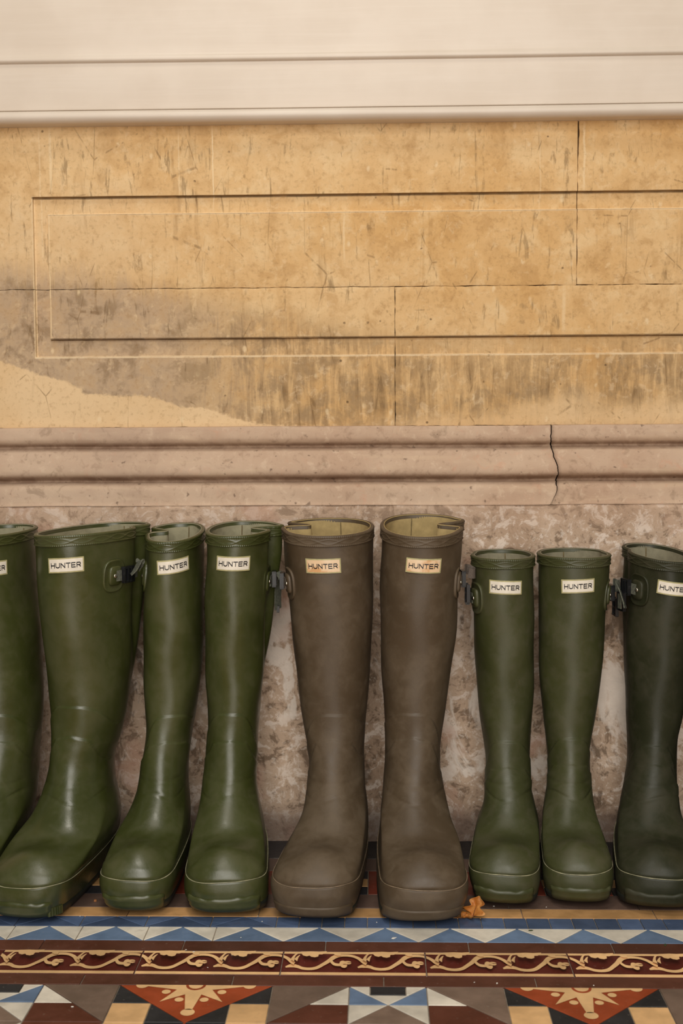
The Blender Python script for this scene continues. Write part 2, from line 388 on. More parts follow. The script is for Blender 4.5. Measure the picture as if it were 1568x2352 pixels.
band(1.2648, 1.2405, .0043, .1575, ['brown'], 'strip_tile')

# encaustic scroll border, two scrolls to a tile (drawn in a 1417 x 229 field)
def stroke(pts, ws, n=26):
    c = smooth_path([(a, b, 0) for a, b in pts], n)[:, :2]; w = np.interp(np.linspace(0, 1, n), np.linspace(0, 1, len(ws)), ws)
    T = np.gradient(c, axis=0); T /= np.linalg.norm(T, axis=1)[:, None]; N = np.stack([-T[:, 1], T[:, 0]], 1)
    L = c+N*w[:, None]/2; R = c-N*w[:, None]/2
    return [[L[i], L[i+1], R[i+1], R[i]] for i in range(n-1)]
def disc(cx, cy, rx, ry, n=18):
    return [[(cx, cy), (cx+rx*cos(a), cy+ry*sin(a)), (cx+rx*cos(a+2*pi/n), cy+ry*sin(a+2*pi/n))] for a in np.linspace(0, 2*pi, n, endpoint=False)]
def scroll_polys():
    q = []; out = []
    def layer(): out.extend((len(set(z for z, _ in out)), p) for p in q); q.clear()
    q += stroke([(835, 228), (895, 216), (950, 224), (1000, 243), (1070, 250), (1140, 240), (1210, 208), (1265, 180), (1310, 152), (1356, 133), (1420, 127), (1500, 133), (1560, 155), (1605, 192), (1632, 215)], [12, 34, 30, 26, 24, 26, 28, 32, 36, 32, 22, 22, 28, 40, 30], 60)
    layer(); q += stroke([(612, 112), (650, 124), (690, 130)], [4, 30, 22], 8)
    layer(); q += stroke([(590, 172), (583, 196), (604, 222), (640, 231), (672, 231)], [14, 30, 28, 24, 26], 18)
    layer(); q += disc(693, 230, 37, 33); layer(); q += disc(736, 221, 37, 15); layer()
    q += stroke([(905, 205), (925, 172), (955, 146), (1000, 131), (1062, 130)], [40, 20, 11, 10, 8], 22)
    layer(); q += stroke([(938, 210), (962, 182), (986, 164)], [34, 16, 5], 10)
    layer(); leaf = [(1003, 152), (1030, 130), (1100, 127), (1180, 130), (1262, 126), (1240, 147), (1205, 158), (1175, 158), (1163, 180), (1130, 188), (1095, 183), (1080, 172), (1050, 180), (1016, 172)]
    q += [[(1085, 145), leaf[i], leaf[(i+1) % len(leaf)]] for i in range(len(leaf))]; layer()
    return out
SCR = scroll_polys(); YA, YB_, TL = 1.3235, 1.2648, .1545
def scroll_tile(xl):
    t = tile([(xl, YB_), (xl+TL, YB_), (xl+TL, YA), (xl, YA)], 'maroon', 'scroll_border_tile', .0005, 0)
    if t is None: return
    P = Parts(); g = 9
    for sh in (-1417, -708.5, 0, 708.5):
        for zi, q in SCR:
            q = [(x+.27*(y-190)+sh, y) for x, y in q]
            if max(p[0] for p in q) < 95+g or min(p[0] for p in q) > 1512-g: continue
            P.add([(xl+(min(max(px, 95+g), 1512-g)-95)/1417*TL, YA-(py-76)/229*(YA-YB_), .00025+.00004*zi) for px, py in q], [list(range(len(q)))])
    for v0, v1 in ((.015, .10), (.875, .985)):
        P.add([(xl+.0009, YA-v1*(YA-YB_), .0003), (xl+TL-.0009, YA-v1*(YA-YB_), .0003), (xl+TL-.0009, YA-v0*(YA-YB_), .0003), (xl+.0009, YA-v0*(YA-YB_), .0003)], [[0, 1, 2, 3]])
    o = P.obj('scroll_inlay', M['inlay'], t)
    me = o.data   # all inlay faces look up
    for p in me.polygons:
        if p.normal.z < 0: p.flip()
x = .0495-TL*5
while x < X1: scroll_tile(x); x += TL

# the field beyond the border: eight-point stars and diamonds on a grid of u
U = .0396; YV = 1.2405; UD = .0403
def fld(xc, pts, mat, name='tile', mir=True):
    for s in ((1, -1) if mir else (1,)):
        tile([(xc+s*u*U, YV-v*UD) for u, v in pts], mat, name)
def star_inlay(xc, t):
    if t is None: return
    def sect(pts, z=.0004): return [(xc+u*U, YV-.0006-v*UD, z) for u, v in pts]
    P = Parts()
    star = [(-1.45, .0), (-1.42, .04), (-.46, .26), (-.80, .92), (-.21, .52), (-.09, 1.34), (.09, 1.34), (.21, .52), (.80, .92), (.46, .26), (1.42, .04), (1.45, 0)]
    P.add(sect([(0, 0)]+star), [[0, i, i+1] for i in range(1, len(star))])
    for cx, cy, r in ((-.72, .38, .115), (.72, .38, .115), (-.32, .80, .115), (.32, .80, .115), (0, 1.47, .18)):
        d = [(cx+r*cos(a), cy+r*sin(a)) for a in np.linspace(0, 2*pi, 20, endpoint=False)]; P.add(sect(d), [list(range(20))])
    for cx in (-1.40, 1.40):
        d = [(cx+.17*cos(a), .0+.19*sin(a)) for a in np.linspace(0, pi, 14)]; P.add(sect(d, .00045), [list(range(14))])
    o = P.obj('star_inlay', M['inlay'], t)
    R = Parts(); A = np.linspace(0, pi, 20)
    R.add(sect([(.26*cos(a), .29*sin(a)) for a in A]+[(.19*cos(a), .21*sin(a)) for a in A[::-1]], .0006), [[i, i+1, 38-i, 39-i] for i in range(19)])
    o2 = R.obj('ring_inlay', M['red'], t)
    for ob in (o, o2):
        for p in ob.data.polygons:
            if p.normal.z < 0: p.flip()
for k in range(-2, 2):
    xc = .0085+k*10*U
    # star at xc
    tile([(xc-.46*U, YV-.47*UD), (xc+.46*U, YV-.47*UD), (xc+.46*U, YV), (xc-.46*U, YV)], 'black', 'oblong_tile')
    fld(xc, [(.46, 0), (1, 0), (.53, .47), (.46, .47)], 'white', 'corner_tile')
    fld(xc, [(-.53, .47), (.53, .47), (0, 1)], 'white', 'triangle_tile', False)
    fld(xc, [(1, 0), (1, 1), (0, 1)], 'blue', 'triangle_tile'); fld(xc, [(0, 1), (1, 1), (1, 2)], 'white', 'triangle_tile')
    fld(xc, [(0, 1), (1, 2), (-1, 2)], 'greybrown', 'triangle_tile', False); fld(xc, [(1, 0), (2, 1), (1, 1)], 'white', 'triangle_tile')
    fld(xc, [(1, 0), (3, 0), (3, 2)], 'greybrown', 'triangle_tile'); fld(xc, [(1, 1), (2, 1), (3, 2), (1, 2)], 'redbrown', 'wedge_tile')
    fld(xc, [(3, 0), (4, 1), (3, 1)], 'black', 'triangle_tile'); fld(xc, [(3, 1), (4, 1), (4, 2), (3, 2)], 'cream', 'square_tile')
    fld(xc, [(4, 1), (5, 2), (4, 2)], 'black', 'triangle_tile')
    d = tile([(xc+3*U, YV), (xc+5*U, YV-2*UD), (xc+7*U, YV)], 'red', 'star_tile', .0005, 0); star_inlay(xc+5*U, d)
    # and on, mirrored, towards the doorway
    fld(xc, [(-1, 2), (1, 2), (0, 3)], 'greybrown', 'triangle_tile', False); fld(xc, [(1, 2), (1, 3), (0, 3)], 'white')
    fld(xc, [(1, 2), (3, 2), (2, 3), (1, 3)], 'redbrown'); fld(xc, [(0, 3), (1, 3), (1, 4)], 'blue'); fld(xc, [(-1, 4), (1, 4), (0, 3)], 'white', 'tile', False)
    fld(xc, [(1, 3), (2, 3), (1, 4)], 'white'); fld(xc, [(1, 4), (3, 2), (3, 4)], 'greybrown'); fld(xc, [(3, 2), (4, 2), (4, 3), (3, 3)], 'cream')
    fld(xc, [(4, 2), (5, 2), (4, 3)], 'black'); fld(xc, [(3, 3), (4, 3), (3, 4)], 'black'); fld(xc, [(3, 4), (5, 2), (7, 4)], 'red', 'tile', False)
for iy in range(9):
    for ix in range(-6, 6):
        y1 = YV-4*UD-iy*.212; tile([(ix*.212+.05, y1-.212), (ix*.212+.262, y1-.212), (ix*.212+.262, y1), (ix*.212+.05, y1)], ('redbrown', 'cream')[(ix+iy) % 2])
for mname, P in FAR.items():
    o = P.obj('outlying_tiles', M[mname], floor); o['kind'] = 'stuff'

def flat(o, ang=35):
    o.data.set_sharp_from_angle(angle=radians(ang))
# ------------------------------------------------------------------ wall: stone courses, base moulding, plinth, painted timber above
wall = mesh_obj('wall_back', [(x, y, z) for z in (-.05, 1.75) for x, y in ((-1.3, 1.7305), (1.3, 1.7305), (1.3, 1.82), (-1.3, 1.82))],
                [[3, 2, 1, 0], [4, 5, 6, 7], [0, 1, 5, 4], [1, 2, 6, 5], [2, 3, 7, 6], [3, 0, 4, 7]], M['mortar'])
wall['kind'] = 'structure'
def nz(x, s, k=6, seed=1):
    r = np.random.default_rng(seed); out = 0*np.asarray(x, float)
    for i in range(k): out = out+np.sin(np.asarray(x)*s*(1.7**i)+r.uniform(0, 6))/(1.25**i)
    return out/2.6
XO, XI, ZTO, ZTI, ZBI, ZBO = -.4732, -.4520, .8915, .8672, .6967, .6722
YW = 1.72
def relief(x, z):
    do = np.minimum(np.minimum(x-XO, ZTO-z), np.minimum(z-ZBO, 1.02-x)); di = np.minimum(np.minimum(x-XI, ZTI-z), np.minimum(z-ZBI, 1.0-x))
    ch = np.clip(do/.0009, 0, 1)*np.clip(-di/.0009, 0, 1)
    # channel floor is slightly hollow
    return .0052*ch+.0009*np.clip(di/.0009, 0, 1)
def lines(a, b, brk, step):
    v = list(np.arange(a, b, step))+[b]
    for e in brk:
        if a+.004 < e < b-.004: v = [q for q in v if abs(q-e) > .0035 or q in (a, b)]+[e-.001, e-.0001, e+.0001, e+.0009, e+.0022]
    return np.array(sorted(set(v)))
def block(x0, x1, z0, z1, seed, gl, gr, gb, gt):
    """ashlar block: moulded face, ragged arrises; g* = joint half-widths left, right, bottom, top"""
    xs = np.concatenate([np.linspace(x0, -.62, max(2, int((-.62-x0)/.03)), endpoint=False) if x0 < -.62 else [], lines(max(x0, -.62), min(x1, .52), (XO, XI), .004),
                         np.linspace(.52, x1, int((x1-.52)/.03)+1)[1:] if x1 > .52 else []])
    zs = lines(z0, z1, (ZTO, ZTI, ZBI, ZBO), .004)
    X, Z = np.meshgrid(xs, zs)
    Y = YW+relief(X, Z)+.0005*nz(X+.7*Z, 17, 5, seed)+.0003*nz(Z*1.3-X, 60, 4, seed+1)
    jx = lambda z, s: .0007*nz(z, 90, 6, s); jz = lambda x, s: .0006*nz(x, 70, 6, s)
    X[:, 0] += gl(zs)+jx(zs, seed+2); X[:, -1] -= gr(zs)+jx(zs, seed+3); Z[0, :] += gb+jz(xs, seed+4); Z[-1, :] -= gt+jz(xs, seed+5)
    for e in (np.s_[:, 0], np.s_[:, -1], np.s_[0, :], np.s_[-1, :]): Y[e] += .0007
    V = np.stack([X, Y, Z], -1); nr, nc = X.shape; F = grid_faces(nr, nc).tolist()
    ring = [c for c in range(nc)]+[r*nc+nc-1 for r in range(1, nr)]+[(nr-1)*nc+c for c in range(nc-2, -1, -1)]+[r*nc for r in range(nr-2, 0, -1)]
    Vf = V.reshape(-1, 3); back = Vf[ring].copy(); back[:, 1] = 1.732; n0 = len(Vf); L = len(ring)
    F += [[ring[i], n0+i, n0+(i+1) % L, ring[(i+1) % L]] for i in range(L)]
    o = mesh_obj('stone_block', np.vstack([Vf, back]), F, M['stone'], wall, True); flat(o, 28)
    return o
g0 = lambda z: 0*z; thin = lambda z: .0004+0*z
crackw = lambda z: .0004+.0015*np.clip((z-.93)/.04, 0, 1)+.0003*np.clip(nz(z, 120, 4, 9), 0, 1)
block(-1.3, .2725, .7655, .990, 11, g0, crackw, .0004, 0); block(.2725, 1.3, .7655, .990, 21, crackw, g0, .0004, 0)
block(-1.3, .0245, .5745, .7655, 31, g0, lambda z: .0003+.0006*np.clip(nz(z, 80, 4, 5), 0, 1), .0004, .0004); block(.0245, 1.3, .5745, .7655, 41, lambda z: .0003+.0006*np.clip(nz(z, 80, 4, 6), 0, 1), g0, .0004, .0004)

PROF = [(1.7330, .5752), (1.7135, .5748), (1.7105, .5735), (1.7090, .5690), (1.7078, .5630), (1.7078, .5580), (1.7098, .5540), (1.7130, .5508), (1.7158, .5485), (1.7160, .5465), (1.7130, .5445), (1.7085, .5425), (1.7050, .5400), (1.7030, .5360),
        (1.7005, .5300), (1.6975, .5220), (1.6960, .5150), (1.6968, .5100), (1.7000, .5065), (1.7045, .5035), (1.7072, .5012), (1.7060, .4994), (1.7010, .4976), (1.6955, .4955), (1.6918, .4925), (1.6900, .4880), (1.6888, .4800), (1.6876, .4720), (1.6866, .4690), (1.6868, .4672), (1.7330, .4668)]
pp = smooth_path([(a, b, 0) for a, b in PROF], 90)[:, :2]; pp = np.vstack([PROF[0], pp, PROF[-1]])
CRZ = [.4600, .4841, .4929, .5107, .5195, .5343, .5549, .5760]; CRX = [.2293, .2433, .2427, .2461, .2443, .2395, .2370, .2375]
def moulding(side):
    xs = np.concatenate([np.linspace(-1.3, -.62, 12, endpoint=False), np.arange(-.62, .2, .008), np.linspace(.2, .24, 8)]) if side < 0 else np.concatenate([np.linspace(.24, .28, 8), np.arange(.29, .52, .008), np.linspace(.53, 1.3, 12)])
    z = pp[:, 1][:, None]; cx = np.interp(z, CRZ, CRX)+.0008*nz(z, 400, 4, 3); gap = .0001+.0006*np.clip((z-.468)/.03, 0, 1)+.0003*np.clip(nz(z, 150, 3, 8), 0, 1)
    X = np.broadcast_to(xs[None, :], (len(pp), len(xs))).copy()
    if side < 0: k = np.clip((X-.2)/.04, 0, 1); X = X+k*(cx-gap-.24)
    else: k = np.clip((.28-X)/.04, 0, 1); X = X+k*(cx+gap-.24)
    Y = pp[:, 0][:, None]+.0007*nz(X, 12, 5, 14)+.0005*nz(X+z*3, 55, 5, 15); Z = z+.0006*nz(X, 9, 4, 16)
    V = np.stack([X, Y, Z+0*X], -1); F = grid_faces(len(pp), len(xs), flip=True).tolist(); nc = len(xs)
    F += [[r*nc for r in range(len(pp))], [r*nc+nc-1 for r in range(len(pp)-1, -1, -1)]]
    return mesh_obj('base_moulding', V, F, M['mould'], wall, True)
moulding(-1); moulding(1)
xs = np.concatenate([np.linspace(-1.3, -.62, 16, endpoint=False), np.arange(-.62, .54, .006), np.linspace(.55, 1.3, 16)]); zs = np.concatenate([[-.02], np.arange(0, .466, .006), [.4675]])
Xg, Zg = np.meshgrid(xs, zs); Yg = 1.6852+.0012*nz(Xg+.4*Zg, 21, 6, 51)+.0009*nz(Zg*1.1-Xg*.6, 45, 6, 52)+.0006*nz(Xg*1.7+Zg, 130, 4, 53)
Vp = np.stack([Xg, Yg, Zg], -1); top = Vp[-1].copy(); top[:, 1] = 1.7325
mesh_obj('plinth', np.concatenate([Vp, top[None]]), grid_faces(len(zs)+1, len(xs)), M['plinth'], wall, True)

trim = empty('trim_1', (0, 1.72, .985)); trim['kind'] = 'structure'
def sweep(name, prof, x0=-1.3, x1=1.3, bow=.0004, sm=True):
    prof = np.asarray(prof, float); xs = np.linspace(x0, x1, 90)
    V = np.stack([np.broadcast_to(xs[None, :], (len(prof), 90)), prof[:, 0][:, None]+bow*nz(xs, 5, 4, 61)[None, :], prof[:, 1][:, None]+bow*nz(xs, 3, 4, 62)[None, :]], -1)
    F = grid_faces(len(prof), 90, flip=True).tolist(); F += [[r*90 for r in range(len(prof))], [r*90+89 for r in range(len(prof)-1, -1, -1)]]
    return mesh_obj(name, V, F, M['paint'], trim, sm, origin=(0, 1.72, .985))
sweep_board = sweep('upper_board', [(1.735, 1.7), (1.7035, 1.7), (1.7035, 1.09), (1.7035, 1.0775), (1.7028, 1.0755), (1.7012, 1.0735), (1.7000, 1.0715), (1.6998, 1.0690), (1.7006, 1.0674), (1.7024, 1.0664), (1.7042, 1.0658), (1.7052, 1.0656), (1.735, 1.0655)])
rail = sweep('rail_board', [(1.735, 1.0668), (1.7050, 1.0668), (1.7047, 1.0640), (1.7046, 1.0600), (1.7046, 1.0060), (1.7052, 1.0042), (1.7070, 1.0034), (1.735, 1.0030)])
cir = [(1.7040-.0125*sin(a)*.9-.0, .9935+.0085*cos(a)) for a in np.linspace(0, pi, 14)]
bead = sweep('bead_moulding', [(1.735, 1.0022)]+cir+[(1.735, .9848)])
for o in (sweep_board, rail, bead): flat(o)

# ------------------------------------------------------------------ boots
def sstep(a,b,x):
    t=np.clip((np.asarray(x,float)-a)/(b-a),0,1); return t*t*(3-2*t)
def pchip(xk,yk):
    xk=np.asarray(xk,float); yk=np.asarray(yk,float)
    h=np.diff(xk); d=np.diff(yk)/h; m=np.zeros_like(yk)
    for i in range(1,len(xk)-1):
        if d[i-1]*d[i]>0:
            w1=2*h[i]+h[i-1]; w2=h[i]+2*h[i-1]; m[i]=(w1+w2)/(w1/d[i-1]+w2/d[i])
    m[0]=d[0]; m[-1]=d[-1]
    def f(x):
        x=np.asarray(x,float); i=np.clip(np.searchsorted(xk,x)-1,0,len(xk)-2)
        t=np.clip((x-xk[i])/h[i],-.2,1.2); a=yk[i]; b=yk[i+1]
        return (2*t**3-3*t**2+1)*a+(t**3-2*t**2+t)*h[i]*m[i]+(-2*t**3+3*t**2)*b+(t**3-t**2)*h[i]*m[i+1]
    return f
# fore-aft profiles for a reference boot: height .43, foot -.198 .. .066
ZF=[0,.008,.02,.034,.046,.054,.060,.0645,.068,.0715,.076,.083,.094,.112,.14,.165,.2,.25,.32,.4,.46]
YF=[-.184,-.192,-.197,-.199,-.199,-.196,-.1895,-.180,-.168,-.151,-.134,-.119,-.103,-.086,-.070,-.062,-.057,-.056,-.059,-.062,-.064]
ZB=[0,.01,.03,.06,.09,.12,.15,.2,.3,.4,.46]
YB=[.060,.066,.069,.066,.059,.052,.049,.052,.060,.064,.066]
ZM=[0,.04,.055,.065,.08,.10,.125,.16,.5]
YM=[-.146,-.146,-.141,-.124,-.084,-.042,-.014,-.002,0]
ZN=[0,.045,.055,.065,.08,.11,.5]
NF=[2.75,2.75,2.4,1.95,1.8,2.1,2.1]
class Boot:
    """shell function of one boot in its own frame: toe towards -Y, sole on z=0"""
    def __init__(s,ztop,zk,wk,ck,foot=1.,depth=1.,yaw=0.,loc=(0,0),tilt=.14,side=1,notch=.3,sigma=9.,phig=12.,sidetilt=0.,hs=None,twist=0.,dtop=None,rear=0.):
        s.rear=rear
        s.ztop=ztop; s.foot=foot; s.depth=depth; s.yaw=radians(yaw); s.loc=loc; s.tilt=tilt; s.side=side
        s.notch=notch; s.sigma=radians(sigma); s.phig=radians(phig); s.twist=radians(twist); s.sidetilt=sidetilt
        s.hs=hs if hs else ztop/.43; s.dtop=dtop if dtop else depth
        s.zk=list(zk); s.set(wk,ck)
        s.yf=pchip(ZF,YF); s.yb=pchip(ZB,YB); s.ym=pchip(ZM,YM); s.nf=pchip(ZN,NF)
    def set(s,wk,ck):
        s.wk=np.array(wk,float); s.ck=np.array(ck,float); s.w=pchip(s.zk,s.wk); s.c=pchip(s.zk,s.ck)
    def local(s,phi,z,off=0.):
        phi=np.asarray(phi,float); z=np.asarray(z,float); phi,z=np.broadcast_arrays(phi,z)
        zr=z/s.hs
        k=s.foot+(s.depth-s.foot)*sstep(.05,.16,zr)+(s.dtop-s.depth)*sstep(.14,.40,zr)
        yf=s.yf(zr)*k; yb=s.yb(zr)*k; ym=s.ym(zr)*k; nf=s.nf(zr)
        w=s.w(z)
        c=np.cos(phi); sn=np.sin(phi); fr=sn<0
        nb=2.25+.75*sstep(.10,.04,zr); n=np.where(fr,nf,nb)
        x=w*np.sign(c)*np.abs(c)**(2/n)
        y=ym+np.where(fr,ym-yf,yb-ym)*np.sign(sn)*np.abs(sn)**(2/n)
        # gusset fold on the outer side
        if s.notch:
            pg=s.phig if s.side>0 else pi-s.phig
            d=(phi-pg+pi)%(2*pi)-pi
            fw=d*s.side   # >0 towards the back
            a=s.notch*sstep(.5*s.ztop,.95*s.ztop,z)
            kk=1-a*np.exp(-(d/s.sigma)**2)+.10*a*np.exp(-((fw+2.6*s.sigma)/(1.3*s.sigma))**2)+.12*a*np.exp(-((fw-2.6*s.sigma)/(1.3*s.sigma))**2)
            kk=kk+s.rear*sstep(.45*s.ztop,.95*s.ztop,z)*sstep(.3*s.sigma,3.2*s.sigma,fw)*sstep(1.9,.9,fw)
            x=x*kk; y=ym+(y-ym)*(1-np.clip(1-kk,0,1)*.35)
        return x,y,z
    def point(s,phi,z,off=0.):
        """surface point pushed out by off along the horizontal outward normal"""
        e=1e-3
        x,y,z=s.local(phi,z)
        if np.any(off!=0):
            x1,y1,_=s.local(phi+e,z); x0,y0,_=s.local(phi-e,z)
            tx,ty=x1-x0,y1-y0; L=np.hypot(tx,ty)+1e-12
            x=x+off*ty/L; y=y-off*tx/L
        return s.finish(x,y,z)
    def finish(s,x,y,z):
        zz=z+s.tilt*(y+.0)*sstep(.5*s.ztop,s.ztop,z)+s.sidetilt*x*sstep(.5*s.ztop,s.ztop,z)
        spring=.006*sstep(-.10,-.20,y/s.foot)*(1-sstep(.0,.07,z))
        # domed toe cap with a dip behind it
        yr=y/s.foot; dome=.0095*np.exp(-((yr+.168)/.024)**2)-.0025*np.exp(-((yr+.118)/.014)**2)
        zz=zz+spring+s.hs*dome*np.exp(-(x/(.62*s.w(np.full_like(z,.05*s.hs))))**2)*sstep(.047*s.hs,.058*s.hs,z)*(1-sstep(.085*s.hs,.11*s.hs,z))
        x=x+s.c(z)
        ang=s.yaw+s.twist*sstep(.16*s.hs,.36*s.hs,z); cy,sy=np.cos(ang),np.sin(ang)
        X=s.loc[0]+x*cy-y*sy; Y=s.loc[1]+x*sy+y*cy
        return np.stack([X,Y,zz],-1)

